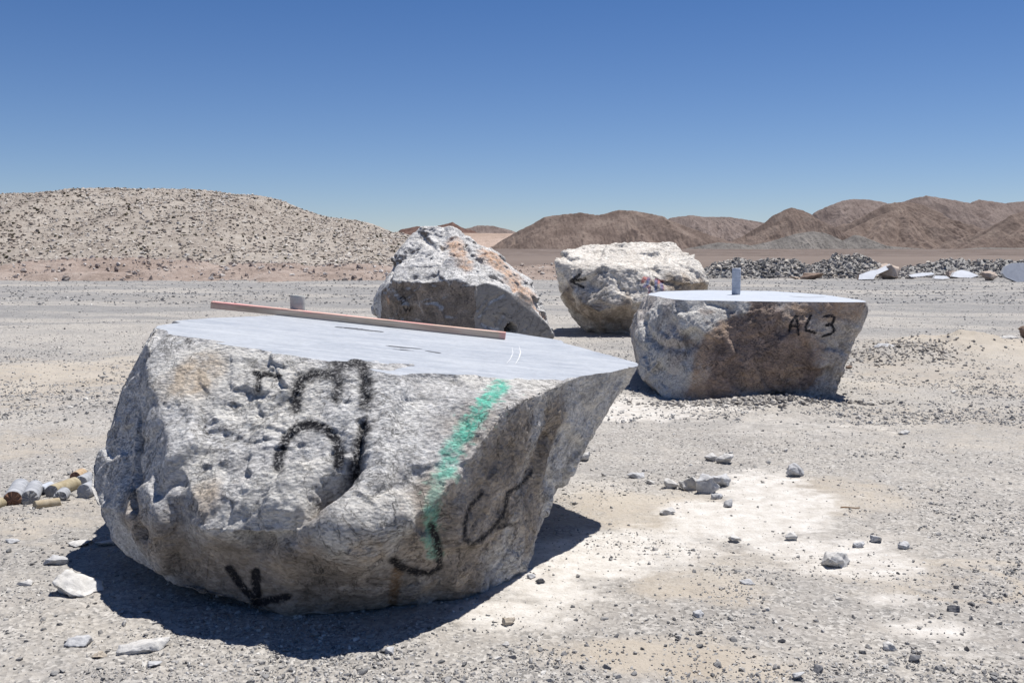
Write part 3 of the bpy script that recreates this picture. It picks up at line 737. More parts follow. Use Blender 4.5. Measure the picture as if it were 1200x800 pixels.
GS = [(0.0, (.14, .137, .137)), (.2, (.26, .25, .24)), (.55, (.37, .36, .345)), (.85, (.50, .47, .425)), (1.0, (.66, .64, .60))]
M_grav = stone_mat('gravel_stones', GS, 60)
def density(X, Y):
    pp = xy3(X, Y); n = fbm(pp * .8, 4, 401, .6)
    d = sstep(-.45, .5, n)
    c1 = 0
    for px, py, rx, ry in [(640, 690, .4, .3), (690, 655, .6, .45), (860, 610, .8, .6), (900, 575, .6, .8), (950, 640, .6, .45), (775, 765, .5, .25), (760, 600, .7, .6), (720, 480, .9, 1.0)]:
        c = G(px, py); c1 = np.maximum(c1, np.exp(-(((X - c.x) / rx) ** 2 + ((Y - c.y) / ry) ** 2) ** 1.5))
    c1 = np.maximum(c1, 1.1 * np.exp(-(((X - 7.2) / 1.5) ** 2 + ((Y - 15) / 1.5) ** 2) ** 1.5))
    return np.clip(d + .12, 0, 1) * np.clip(1 - .75 * c1, 0, 1)
def sample(n, y0, y1, power, seed, margin=.62):
    r = np.random.default_rng(seed); u = r.random(n)
    Y = (y0 ** (-power) + u * (y1 ** (-power) - y0 ** (-power))) ** (-1 / power)
    X = r.uniform(-margin, margin, n) * Y
    k = r.random(n) < density(X, Y)
    return X[k], Y[k]
PX = []; SS = []
for n, y0, y1, pw, s0, s1, sd in [(90000, 3.1, 9, 1.2, .0028, .0065, 1), (26000, 3.1, 12, 1.1, .006, .012, 2), (3200, 3.1, 16, 1.0, .011, .02, 3), (46000, 9, 30, 1.0, .009, .018, 4), (5000, 9, 40, .8, .018, .036, 5), (9000, 30, 62, .6, .03, .07, 6)]:
    X, Y = sample(n, y0, y1, pw, sd)
    r = np.random.default_rng(sd + 50)
    S = s0 * (s1 / s0) ** (r.random(len(X)) ** 1.8)
    PX.append(np.stack([X, Y, g_large(X, Y)], 1)); SS.append(S)
GP = np.concatenate(PX); GSz = np.concatenate(SS)
g = scatter('gravel', GP, GSz, M_grav, seed=5); tag(g, 'loose grey gravel strewn over the quarry yard', 'gravel', kind='stuff')
print('gravel', len(GP))

# spoil crumbs banked at the numbered boulder and on the heap
r = np.random.default_rng(77)
X = np.concatenate([r.normal(2.55, .55, 900), r.normal(5.5, .6, 500), r.normal(6.0, .35, 300)]); Y = np.concatenate([r.normal(10.2, .12, 900), r.normal(14.2, .35, 500), r.normal(14.8, .4, 300)])
S = .012 * (3.2 ** r.random(len(X)))
g = scatter('crumbled_stone', np.stack([X, Y, g_large(X, Y)], 1), S, stone_mat('crumb_stone', [(0.0, (.22, .20, .18)), (.5, (.40, .37, .33)), (1.0, (.58, .54, .48))], 40), seed=9)
tag(g, 'crumbled rock chips banked against the AL3 boulder and heap', 'rock chips', kind='stuff')

# ------------------------------------------------------------------ individual stones
def stone_mesh(name, seed, dims, rough=.12, mats=None, sub=3, flat=False, npt=12):
    """angular broken stone, dims = full size"""
    r = np.random.default_rng(seed); P = r.normal(size=(npt, 3)); P /= np.linalg.norm(P, axis=1)[:, None]; P *= r.uniform(.8, 1.05, (npt, 1))
    P *= np.array(dims) / 2 / np.abs(P).max(0)
    hm = hull_mesh([Vector(c) for c in P])
    bm = bmesh.new(); bm.from_mesh(hm); bmesh.ops.triangulate(bm, faces=bm.faces)
    for _ in range(sub): bmesh.ops.subdivide_edges(bm, edges=bm.edges[:], cuts=1, use_grid_fill=True)
    for f in bm.faces: f.smooth = True
    me = bpy.data.meshes.new(name); bm.to_mesh(me); bm.free()
    P = coords(me); N = normals(me); m_ = min(dims); sc = 1 / m_
    d = rough * m_ * (.5 * fbm(P * sc * 1.6, 4, seed) + .6 * facet(P * sc * 2.2, seed + 2))
    P = P + N * d[:, None]
    P[:, 2] -= P[:, 2].min() + .12 * m_
    me.vertices.foreach_set('co', P.astype(np.float32).ravel()); me.update()
    for m in mats or []: me.materials.append(m)
    return me
def chipm(name, a, b, k=14):
    t = NT(name, .88, .25); n = t.noise(k, 7, .7, .6)
    c = t.mix(t.ramp(n, [(.32, 0.0), (.6, 1.0)]), a, b)
    return t.done(c, t.bump(t.noise(k * 3, 6, .7), .5, .012))
MG = chipm('stone_grey', (.32, .32, .33), (.54, .54, .54)); MD = chipm('stone_dark', (.09, .09, .095), (.2, .2, .21)); ML = chipm('stone_pale', (.38, .37, .355), (.62, .605, .58)); MT = chipm('stone_tan', (.36, .30, .23), (.52, .46, .38)); MB = chipm('stone_brown', (.12, .085, .065), (.26, .19, .15))
def stone(x0, x1, yb, hpx, mat, label, seed, depth=.8, rot=0.0, tilt=(0, 0), name='stone', cat='stone', rough=.2, Yf=None, group=None):
    c = G((x0 + x1) / 2, yb - hpx * .35); sc = c.y / F; w = (x1 - x0) * sc; hh = hpx * sc
    me = stone_mesh(name, seed, (w, w * depth, max(hh, .012)), rough, [mat])
    o = link(name, me); o.location = (c.x, c.y, gz(c.x, c.y) - .003); o.rotation_euler = (tilt[0], tilt[1], rot)
    tag(o, label, cat, group); return o
S_ = [
 (50, 82, 664, 12, MG, 'flat dark edged slab of stone left of the boulder shadow', .6, 0, (.1, .12)),
 (62, 122, 702, 26, ML, 'bright jagged slab touching the left end of the boulder shadow', .75, .3, (.12, .1)),
 (76, 114, 758, 11, MG, 'flat bluish slab near the bottom left corner', .7, .1, (.0, 0)),
 (138, 200, 766, 17, ML, 'long pale slab at the lower edge of the boulder shadow', .5, .35, (.12, -.06)),
 (112, 148, 640, 9, ML, 'pale thin slab tucked beside the boulder\'s lower left edge', .7, 0, (.1, .05)),
 (80, 112, 640, 6, ML, 'thin pale flake left of the tucked slab', .8, .2, (0, 0)),
 (106, 126, 774, 13, MT, 'small tan stone below the flat bluish slab', .9, 0, (0, 0)),
 (5, 28, 637, 5, MG, 'thin dark flake near the left picture edge', .6, 0, (.05, 0)),
 (20, 40, 688, 8, ML, 'white chip left of the bright jagged slab', .8, .5, (0, 0)),
 (674, 692, 546, 17, ML, 'white rounded stone just right of the big boulder', 1.0, 0, (0, 0)),
 (733, 756, 562, 8, MG, 'grey flake right of the white rounded stone', .7, .2, (.1, 0)),
 (752, 768, 569, 6, ML, 'small pale flake beside the stone cluster', .7, 0, (0, 0)),
 (776, 797, 576, 15, ML, 'leftmost stone of the cluster on pale dust', .9, .2, (0, 0)),
 (792, 822, 580, 21, ML, 'arched pale stone in the middle of the cluster', .8, -.3, (0, .3)),
 (814, 846, 585, 25, MG, 'largest leaning stone of the cluster', .6, .4, (0, -.3)),
 (833, 858, 575, 17, MG, 'rounded grey stone at the upper right of the cluster', .9, 0, (0, 0)),
 (832, 848, 588, 12, MG, 'small stone at the right foot of the cluster', .9, 1, (0, 0)),
 (848, 860, 599, 12, MG, 'square little stone below the cluster', .9, .5, (0, 0)),
 (824, 842, 543, 10, ML, 'pale stone above the cluster, the left of two', .8, .1, (0, 0)),
 (838, 864, 547, 15, ML, 'bigger pale stone above the cluster, the right of two', .8, -.2, (0, 0)),
 (770, 792, 605, 10, ML, 'single pale stone on tan dust below the cluster', .7, 0, (.15, 0)),
 (918, 946, 563, 21, MG, 'upright grey stone with dark left side and shadow', .6, .3, (0, .35)),
 (958, 999, 669, 23, ML, 'largest loose white stone lying on the pale dust', .75, .15, (0, .12)),
 (918, 937, 636, 12, ML, 'pyramid shaped pale stone on the dust', .9, 0, (0, 0)),
 (853, 868, 637, 11, ML, 'little pale stone left of the pyramid shaped one', .9, .3, (0, 0)),
 (1018, 1036, 639, 13, MG, 'grey stone with pale top right of the large white stone', .9, .3, (0, 0)),
 (998, 1014, 643, 8, MG, 'flat grey stone left of the pale topped stone', .8, 0, (0, 0)),
 (1050, 1067, 647, 12, MG, 'grey stone with black left face', .8, .6, (0, .3)),
 (1110, 1128, 718, 9, MD, 'dark flat stone on the lower right gravel', .7, -.2, (0, 0)),
 (1033, 1052, 764, 11, ML, 'pale rounded stone near the white lime spot', .8, 0, (0, 0)),
 (928, 950, 798, 10, MG, 'grey stone at the bottom picture edge', .8, 0, (0, 0)),
 (948, 966, 790, 11, MD, 'dark stone beside the one at the bottom picture edge', .9, 0, (0, 0)),
 (1063, 1084, 777, 8, MD, 'dark flake on gravel close to the bottom right', .8, .3, (0, 0)),
 (810, 826, 726, 10, MG, 'lone grey stone on the gravel below the white dust', .9, 0, (0, 0)),
 (866, 884, 687, 7, MG, 'grey flake between white dust and dark gravel', .8, 0, (.15, 0)),
 (170, 190, 782, 9, MG, 'small grey stone under the long pale slab', .9, 0, (0, 0)),
 (450, 464, 768, 9, MG, 'small bluish stone in front of the boulder shadow', .9, 0, (0, 0)),
 (588, 604, 735, 12, MT, 'tan pebble right of the boulder foot', .9, 0, (0, 0)),
 (616, 628, 679, 7, MG, 'grey pebble touching the boulder foot', .9, 0, (0, 0)),
 (627, 640, 686, 8, MD, 'dark pebble next to the boulder foot', .9, 0, (0, 0)),
 (1022, 1050, 423, 9, MG, 'jagged grey stone at the left foot of the heap', .8, 0, (0, 0)),
 (990, 1000, 434, 5, MB, 'brown chip between AL3 boulder and heap', .8, 0, (0, 0)),
 (1052, 1068, 512, 6, ML, 'pale chip with dark front in the middle right', .8, 0, (0, 0)),
 (1192, 1215, 412, 22, MB, 'brown stone cut off by the right picture edge', .8, 0, (0, 0)),
 (1168, 1192, 405, 8, ML, 'pale flat stone left of the brown edge stone', .8, 0, (0, 0)),
]
for i, s in enumerate(S_):
    stone(s[0], s[1], s[2], s[3], s[4], s[5], 507 + i * 3, s[6], s[7], s[8], rough=.15)
# stick
c = G(996, 596); me = bpy.data.meshes.new('stick'); bm = bmesh.new(); prev = None
for i in range(9):
    u = i / 8; ring = [bm.verts.new((u * .115 - .057, .004 * math.cos(a) * (1 - .3 * u) + .004 * math.sin(u * 5), .0035 * math.sin(a) + .005 + .001 * math.sin(u * 7))) for a in [k * math.pi / 3 for k in range(6)]]
    if prev:
        for k in range(6): bm.faces.new((prev[k], prev[(k + 1) % 6], ring[(k + 1) % 6], ring[k]))
    else: bm.faces.new(ring[::-1])
    prev = ring
bm.faces.new(prev); bmesh.ops.recalc_face_normals(bm, faces=bm.faces); bm.to_mesh(me); bm.free()
st = link('stick', me, [NT('stick_wood', .85).done((.26, .15, .07))], None, (c.x, c.y, gz(c.x, c.y) + .002)); st.rotation_euler = (0, 0, -.12)
tag(st, 'short brown stick lying on the gravel right of the pale dust', 'stick')

# many small loose stones, each its own object
M_loose = stone_mat('loose_stone', [(0.0, (.14, .14, .142)), (.35, (.28, .275, .27)), (.7, (.42, .41, .395)), (1.0, (.60, .58, .55))], 25, use_obj=True)
protos = [stone_mesh('loose_stone', 900 + k, (1, .8 + .05 * (k % 3), .38 + .09 * (k % 4)), .12, [M_loose], sub=2, npt=10) for k in range(9)]
r = np.random.default_rng(123); n = 0
boul = [(-.8, 5.4, 1.35, .95), (2.5, 11.8, 1.3, 1.1)]
while n < 240:
    Y = 3.6 + 12 * r.random() ** 1.9; X = r.uniform(-.53, .53) * Y
    if r.random() > density(np.array([X]), np.array([Y]))[0] + .1: continue
    if any(((X - a) / b) ** 2 + ((Y - c) / d) ** 2 < 1 for a, c, b, d in boul): continue
    s = .016 + .03 * r.random() ** 2.2 + .0012 * Y
    o = bpy.data.objects.new('loose_stone', protos[n % 9]); COL.objects.link(o)
    o.location = (X, Y, gz(X, Y) - .002); o.rotation_euler = (r.normal(0, .15), r.normal(0, .15), r.uniform(0, 6.28)); o.scale = (s, s, s)
    tag(o, 'small angular loose stone scattered on the gravel yard', 'stone', 'small loose stones scattered over the gravel'); n += 1

# ================================================================== rubble piles and slabs at the far side
M_rub = stone_mat('rubble_stones', [(0.0, (.13, .128, .125)), (.35, (.27, .255, .24)), (.7, (.42, .39, .355)), (1.0, (.62, .56, .48))], 5, dk=(.24, .225, .21))
M_pilebase = chipm('rubble_fill', (.22, .215, .205), (.34, .33, .315), 4)
def pile(name, prof, Y, depth, n, s0, s1, label, seed, mat=M_rub, base=M_pilebase):
    """prof: [(px, py)...] crest outline at distance Y"""
    px = np.array([c[0] for c in prof], float); H = np.array([max(0, at(c[0], c[1], Y).z) for c in prof]); X0 = (px - 600) / F * Y * 1.0
    gxn = 120; gyn = 30
    Xs = np.linspace(X0[0], X0[-1], gxn); Ys = np.linspace(Y - depth, Y + depth * 1.4, gyn)
    XX, YY = np.meshgrid(Xs, Ys)
    def hf(x, y):
        hh = np.interp(x, X0, H); t = np.where(y < Y, (Y - y) / depth, (y - Y) / (depth * 1.4))
        p_ = xy3(x, y)
        return hh * np.clip(1 - t ** 1.3, 0, 1) * (1 + .25 * fbm(p_ * .9, 3, seed)) - .05
    zz = hf(XX.ravel(), YY.ravel())
    idx = np.arange(gxn * gyn).reshape(gyn, gxn)
    q = np.stack([idx[:-1, :-1], idx[:-1, 1:], idx[1:, 1:], idx[1:, :-1]], -1).reshape(-1, 4)
    r = np.random.default_rng(seed)
    X = r.uniform(X0[0], X0[-1], n * 2); Y_ = r.uniform(Y - depth * 1.05, Y + depth * .4, n * 2)
    k = r.random(n * 2) < (np.interp(X, X0, H) / H.max()) ** .5; X = X[k][:n]; Y_ = Y_[k][:n]
    S = s0 * (s1 / s0) ** (r.random(len(X)) ** 2)
    o = scatter(name, np.stack([X, Y_, np.maximum(hf(X, Y_), -.02)], 1), S, mat, seed=seed, tilt=.8)
    tag(o, label, 'rubble pile', kind='stuff')
    mb = mesh_np(name + '_fill', np.stack([XX.ravel(), YY.ravel(), zz], 1), q)
    link('fill', mb, [base], o)
    return o
pile('rubble_pile', [(815, 327), (830, 312), (850, 305), (880, 306), (905, 303), (930, 306), (948, 312), (960, 322)], 60, 1.6, 1500, .05, .22, 'low grey rubble bank behind the cream and AL3 boulders', 21)
pile('rubble_pile', [(935, 325), (950, 312), (965, 304), (980, 300), (995, 299.5), (1010, 302), (1025, 308), (1040, 314), (1060, 324)], 61, 2.0, 1500, .05, .22, 'tallest grey rubble heap with a rounded top', 22)
pile('rubble_pile', [(1045, 323), (1065, 312), (1090, 307), (1115, 304), (1140, 306), (1165, 305), (1190, 305), (1215, 304), (1260, 305), (1290, 322)], 63, 2.0, 1800, .05, .2, 'long grey rubble bank behind the leaning sawn slabs', 23)

def slab(prof, Yd, thick, mats, label, lean=0.3, name='stone_slab', cat='stone slab'):
    """flat sawn slab: outline in px at its own distance, given thickness and lean"""
    cx = sum(c[0] for c in prof) / len(prof); yb = max(c[1] for c in prof)
    base = at(cx, yb, Yd); bm = bmesh.new()
    fr = []; bk = []
    for c in prof:
        q = at(c[0], c[1], Yd) - base; u = q.z
        fr.append(bm.verts.new((q.x, u * lean * 3, u))); bk.append(bm.verts.new((q.x * .97, u * lean * 3 + thick, u * .96 - .02)))
    f = bm.faces.new(fr); bm.faces.new(bk[::-1]).material_index = 1
    for i in range(len(fr)):
        bm.faces.new((fr[i], bk[i], bk[(i + 1) % len(fr)], fr[(i + 1) % len(fr)])).material_index = 1
    bmesh.ops.recalc_face_normals(bm, faces=bm.faces)
    me = bpy.data.meshes.new(name); bm.to_mesh(me); bm.free()
    o = link(name, me, mats); o.location = base; o.location.z = max(-.02, base.z) if False else base.z
    tag(o, label, cat); return o
M_slab = chipm('slab_pale', (.44, .46, .50), (.56, .58, .62), 2); M_pink = chipm('pink_stone', (.34, .26, .21), (.52, .44, .37), 2.0)
slab([(1006, 327.5), (1010, 322), (1025, 317.5), (1035, 316), (1030, 322), (1024, 327)], 56, .3, [M_slab, MB], 'pale sawn slab lying in front of the pointed pink boulder', .5)
slab([(1026, 319), (1052, 309.5), (1056, 313), (1030, 322), (1012, 326.5)], 56.5, .35, [M_slab, M_pink], 'pale sawn slab leaning up against the pointed pink boulder', .5)
slab([(1066, 322.5), (1080, 320), (1096, 319.5), (1098, 321.5), (1080, 324), (1068, 324.5)], 57, .3, [M_slab, MD], 'thin dark edged slab between pointed boulder and white slabs', .6)
slab([(1095, 326.5), (1099, 323), (1112, 323.5), (1114, 326), (1104, 327)], 56, .3, [M_slab, MG], 'smallest white slab at the foot of the rubble bank', .6)
slab([(1117, 324), (1124, 319), (1134, 316.5), (1142, 318.5), (1149, 323), (1138, 325.5), (1124, 325)], 55, .35, [M_slab, MG], 'white oval slab left of the pink boulder', .6)
slab([(1177, 320), (1182, 312), (1190, 308.5), (1204, 308), (1214, 314), (1216, 324), (1206, 330), (1192, 330.5), (1180, 325)], 52, .3, [M_slab, MG], 'large round white slab standing at the right picture edge', .15)
def far_boulder(x0, x1, yt, yb, Yd, mat, label, seed, depth=.8, rough=.14):
    w = (x1 - x0) / F * Yd; h_ = (yb - yt) / F * Yd; c = at((x0 + x1) / 2, yb, Yd)
    me = stone_mesh('far_boulder', seed, (w, w * depth, h_ * 1.15), rough, [mat]); o = link('small_boulder', me); o.location = (c.x, c.y + w * .3, 0); tag(o, label, 'boulder'); return o
far_boulder(1030, 1058, 309, 327.5, 57.5, M_pink, 'pointed pink boulder between two leaning pale slabs', 601, 1.0)
far_boulder(1144, 1174, 317, 328, 55, M_pink, 'rounded pinkish boulder right of the white oval slab', 602)
far_boulder(940, 974, 319.5, 328, 55, MB, 'low dark brown boulder before the tallest rubble heap', 603)
far_boulder(926, 942, 320, 327, 56, M_pink, 'small orange brown boulder left of the dark brown one', 604)
far_boulder(1108, 1135, 313, 321, 59, M_pink, 'cream boulder half hidden behind the white oval slab', 605)

# ================================================================== pink earth berm
def heightfield(name, XX, YY, zz, mat, kind='structure', smooth=True):
    ny, nx_ = XX.shape; idx = np.arange(nx_ * ny).reshape(ny, nx_)
    q = np.stack([idx[:-1, :-1], idx[:-1, 1:], idx[1:, 1:], idx[1:, :-1]], -1).reshape(-1, 4)
    me = mesh_np(name, np.stack([XX.ravel(), YY.ravel(), zz.ravel()], 1), q, smooth); o = link(name, me, [mat]); tag(o, kind=kind); return o
def dirt_mat(name, a, b, c3, k, bs=.5, bd=.3):
    t = NT(name, .95, .1); n = t.noise(k, 8, .7, .3); n2 = t.noise(k * 9, 5, .7)
    c = t.ramp(n, [(.34, a), (.5, b), (.66, c3)])
    c = t.mix(t.math('MULTIPLY', t.ramp(n2, [(.32, 1.0), (.46, 0.0)]), .5), c, tuple(q * .5 for q in a))
    c = t.mix(t.math('MULTIPLY', t.ramp(n2, [(.56, 0.0), (.66, 1.0)]), .4), c, tuple(min(.75, q * 1.35) for q in c3))
    b_ = t.bump(n, bs, bd); b_ = t.bump(n2, bs, bd / 5, b_)
    return t.done(c, b_)
bp = [(-300, 308), (0, 313), (40, 304), (90, 302.5), (150, 301), (200, 304), (240, 306), (262, 313), (272, 309), (300, 308.5), (350, 308), (362, 312), (385, 310), (405, 308), (440, 309), (470, 314), (560, 314), (640, 309), (700, 311), (760, 318)]
Yb = 62.
bx = np.array([(c[0] - 600) / F * Yb for c in bp]); bh_ = np.array([at(c[0], c[1], Yb).z for c in bp])
XX, YY = np.meshgrid(np.linspace(bx[0], bx[-1], 520), np.linspace(53, 72, 90))
hh = np.interp(XX, bx, bh_)
w_ = np.where(YY < Yb, (Yb - YY) / 8.0, (YY - Yb) / 9.0); pp = xy3(XX, YY)
nn_ = fbm(pp * .35, 4, 501, .55).reshape(XX.shape); n3_ = fbm(pp * 1.6, 4, 505, .6).reshape(XX.shape)
zz = hh * np.clip(1 - np.clip(w_ + .18 * nn_, 0, 2) ** 1.2, -.1, 1) + .10 * n3_ * np.clip(1 - w_, 0, 1) - .05
M_berm = dirt_mat('berm_earth', (.22, .172, .145), (.30, .24, .205), (.38, .32, .28), .5, .7, .35)
heightfield('earth_berm', XX, YY, zz, M_berm)
r = np.random.default_rng(5); n = 2600
X = r.uniform(bx[0], bx[-1], n); Y = r.uniform(54, 63, n)
ti = np.interp(X, bx, bh_) * np.clip(1 - np.clip((Yb - Y) / 8, 0, 1) ** 1.2, 0, 1) - .02
S = .035 * (6 ** (r.random(n) ** 2.6))
o = scatter('berm_stones', np.stack([X, Y, ti], 1), S, stone_mat('berm_stone', [(0, (.22, .17, .15)), (.5, (.40, .34, .30)), (1, (.62, .58, .54))], 4), seed=31)
tag(o, 'scattered stones on the pink earth berm', 'stones', kind='stuff')

# ================================================================== rocky hill on the left
hp = [(-500, 262), (-200, 240), (0, 233), (25, 232), (55, 227), (90, 227), (145, 223), (200, 220.5), (240, 221.5), (290, 228), (330, 233), (352, 243), (385, 253), (420, 257), (440, 264), (455, 271), (470, 272), (490, 277), (520, 290), (545, 299), (575, 308), (600, 313)]
Yr = 118.
hx = np.array([(c[0] - 600) / F * Yr for c in hp]); hz = np.array([max(0, at(c[0], c[1] + .5, Yr).z) for c in hp])
def hill_h(X, Y):
    p_ = xy3(X, Y); n_ = fbm(p_ * .09, 3, 601).reshape(np.shape(X)); fold = fbm(p_ * np.array([.12, .03, 1]), 3, 605).reshape(np.shape(X))
    H = np.interp(X * (1 - .0 * Y), hx, hz)
    t = np.where(Y < Yr, (Yr - Y) / (46.), (Y - Yr) / 60.)
    g_ = np.clip(1 - np.clip(t, 0, 1) ** 1.55, 0, 1)
    return H * g_ + (.5 * n_ + .8 * fold) * np.clip(np.sin(np.clip(1 - t, 0, 1) * math.pi), 0, 1) * np.clip(H / 5, 0, 1) - .1
XX, YY = np.meshgrid(np.linspace(hx[0], hx[-1], 500), np.linspace(72, 178, 200))
zz = hill_h(XX, YY); zz += .12 * fbm(xy3(XX, YY) * 1.1, 3, 611).reshape(XX.shape)
M_hill = dirt_mat('hill_scree', (.235, .203, .175), (.305, .27, .233), (.375, .34, .30), .25, .5, .3)
t = M_hill.node_tree
heightfield('rocky_hill', XX, YY, zz, M_hill)
r = np.random.default_rng(9); n = 34000
X = r.uniform(-78, hx[-1], n); Y = Yr - 46 * r.random(n) ** .9 + r.uniform(0, 2, n)
zz = hill_h(X, Y); k = zz > .15; X, Y, zz = X[k], Y[k], zz[k]
S = .05 * (5.0 ** (r.random(len(X)) ** 2.2))
zone = sstep(-.2, .3, fbm(xy3(X, Y) * .05, 3, 621) + (-(X + 52) / 14.) * .8)      # browner towards the left
gl = np.abs((X + 55.6) - (118 - Y) * .38); tone = np.clip(r.random(len(X)) * (1 - .6 * zone) * (1 - .6 * np.exp(-(gl / 1.6) ** 2)), 0, 1)
M_blk = stone_mat('hill_blocks', [(0.0, (.10, .09, .07)), (.04, (.16, .14, .12)), (.08, (.34, .28, .235)), (.5, (.46, .41, .355)), (1.0, (.62, .585, .535))], 2, dk=(.36, .31, .265))
o = scatter('hill_boulders', np.stack([X, Y, zz], 1), S, M_blk, tone=tone, seed=41, tilt=.35, sink=.32, zsq=.5)
tag(o, 'pale boulders and scree covering the left hill', 'boulders', kind='stuff')
# dry desert shrubs between them
r = np.random.default_rng(19); n = 1100
X = r.uniform(-78, hx[-1], n); Y = Yr - 44 * r.random(n); zz = hill_h(X, Y); k = zz > .2
M_shrub = NT('dry_shrub', .95, .1).done((.085, .075, .05))
o = scatter('desert_scrub', np.stack([X[k], Y[k], zz[k]], 1), r.uniform(.08, .2, k.sum()), M_shrub, zsq=.8, seed=43)
tag(o, 'dark dry scrub dotted over the left hill', 'scrub', kind='stuff')

# ================================================================== distant hills
def hills(name, prof, D, seed, mat, W=2.0, flank=.58, spur=.5, ns=620, ny=220, rough=.13, base=0.0):
    prof = [(prof[0][0] - 30, 297)] + list(prof) + [(prof[-1][0] + 30, 297)]
    px = np.array([c[0] for c in prof], float); X0 = (px - 600) / F * D; H = np.array([at(c[0], c[1], D).z for c in prof]) - base
    H = np.maximum(H, 0); Hm = H.max()
    Wm = Hm * W
    Xs = np.linspace(X0[0], X0[-1], ns); Ys = D + Wm * 1.6 * np.concatenate([np.linspace(-1, .15, ny - 30), np.linspace(.2, 1, 30)])
    XX, YY = np.meshgrid(Xs, Ys)
    hs = np.interp(Xs, X0, H); k = np.ones(5) / 5; hs = np.convolve(np.pad(hs, 2, 'edge'), k, 'valid'); Hx = np.interp(XX, Xs, hs)
    u = xy3(XX, YY) / Hm
    wx = (XX.ravel() + Hm * (.07 * fbm(u * 1.5, 3, seed + 2))); wy = (YY.ravel() + Hm * (.10 * fbm(u * 1.2, 3, seed + 5)))
    Hx = np.interp(wx, Xs, hs)
    fl = flank
    zz = Hx * np.clip(1 - np.abs(wy - D) * fl / Hm * (1 if W < 4 else .15) / np.maximum(.35, Hx / Hm), 0, 1)
    if W < 4:
        rr_ = np.random.default_rng(seed + 100); H0 = np.interp(Xs, Xs, hs)
        tops = [i for i in range(4, ns - 4) if H0[i] >= H0[i - 4:i + 5].max() - 1e-6 and H0[i] > .3 * Hm]
        xs0 = list(Xs[tops]) + list(rr_.uniform(Xs[0], Xs[-1], int((Xs[-1] - Xs[0]) / Hm * 1.1)))
        for sx_ in xs0:
            h0 = float(np.interp(sx_, Xs, hs)) * rr_.uniform(.86, .985)
            if h0 < .12 * Hm: continue
            an = rr_.normal(0, .45); Ls = h0 / rr_.uniform(.30, .42)
            for sgn in (-1, 1):
                ex = sx_ + math.sin(an) * Ls; ey = D + sgn * math.cos(an) * Ls
                abx, aby = ex - sx_, ey - D; tt = np.clip(((wx - sx_) * abx + (wy - D) * aby) / (abx * abx + aby * aby), 0, 1)
                dist = np.hypot(wx - sx_ - tt * abx, wy - D - tt * aby)
                zz = np.maximum(zz, h0 * (1 - tt) ** .92 - dist * .62)
    g_ = np.clip(zz / Hm, 0, 1)
    g2 = np.clip(g_ * 4, 0, 1) * np.clip(1.25 - np.clip(zz / np.maximum(Hx, .2 * Hm), 0, 1), .15, 1)
    gul = np.abs(perlin(np.stack([u[:, 0] * 7, u[:, 1] * 1.6, u[:, 2]], 1), seed + 11)) + .6 * np.abs(perlin(np.stack([u[:, 0] * 16, u[:, 1] * 4, u[:, 2]], 1), seed + 12))
    zz = zz - Hm * g2 * (.05 * (gul * -1 + .45) + rough * .06 * fbm(u * 6, 4, seed + 7, .6)) - .02 * Hm * (g_ <= 0)
    zz = zz.reshape(XX.shape)
    zz = zz + base
    return heightfield(name, XX, YY, zz, mat)
def mtn(name, a, b, c3, scale):
    t = NT(name, .95, .08)
    n = t.noise(scale, 7, .68, .4); n2 = t.noise(scale * 6, 5, .7)
    c = t.ramp(n, [(.36, a), (.5, b), (.64, c3)])
    v = t.noise(1, 6, .7, .6, vec=t.mapv((scale * 5, scale * 1.2, scale * 3)))
    c = t.mix(t.math('MULTIPLY', t.ramp(v, [(.34, 1.0), (.46, 0.0)]), .55), c, tuple(q * .62 for q in a))
    c = t.mix(t.math('MULTIPLY', t.ramp(n2, [(.36, 1.0), (.48, 0.0)]), .35), c, tuple(q * .7 for q in a))
    g = t.noise(1, 8, .75, .3, vec=t.mapv((scale * 9, scale * 5, scale * 12)))
    c = t.mix(t.math('MULTIPLY', t.ramp(g, [(.54, 0.0), (.62, 1.0)]), .7), c, tuple(q * .5 for q in a))
    c = t.mix(t.math('MULTIPLY', t.ramp(g, [(.34, 1.0), (.44, 0.0)]), .4), c, tuple(min(.6, q * 1.3) for q in c3))
    return t.done(c, t.bump(n2, .4, 1.2 / scale * .03))
MB1 = mtn('brown_mountain', (.135, .102, .086), (.18, .138, .117), (.225, .178, .150), .022)
MB2 = mtn('far_mountain', (.16, .125, .112), (.20, .16, .143), (.24, .195, .175), .012)
MB3 = mtn('red_mountain', (.12, .075, .062), (.16, .10, .083), (.19, .13, .105), .006)
MB4 = mtn('grey_foothill', (.15, .138, .128), (.20, .185, .17), (.25, .23, .21), .03)
MPK = mtn('pink_plain', (.33, .25, .20), (.37, .285, .235), (.42, .33, .275), .002)
hills('far_hill', [(440, 292), (470, 269), (490, 265), (505, 266), (520, 263), (531, 260), (540, 266), (556, 271), (575, 282), (600, 292)], 5200, 1, MB3)
hills('far_hill', [(520, 290), (545, 268), (560, 264), (577, 264.5), (600, 270), (620, 277), (660, 290)], 6500, 5, MB2)
hills('alluvial_plain', [(500, 292), (540, 273), (600, 273.5), (640, 274), (700, 290)], 4300, 9, MPK, W=8, rough=.01)
hills('brown_hill', [(560, 300), (580, 287), (600, 275), (620, 263), (640, 254), (660, 251), (680, 249), (700, 252), (712, 249), (724, 246), (740, 246.5), (760, 250), (778, 254), (795, 262), (820, 272), (850, 281), (880, 290), (910, 297)], 2000, 13, MB1, W=2.4)
hills('far_hill', [(740, 290), (785, 255), (808, 252), (825, 254), (850, 254), (870, 257), (886, 259.5), (910, 264), (950, 290)], 4600, 17, MB2)
hills('brown_hill', [(820, 298), (850, 288), (880, 270), (905, 252), (918, 245), (926, 243), (940, 246), (955, 254), (975, 268), (1000, 283), (1040, 298)], 2300, 21, MB1)
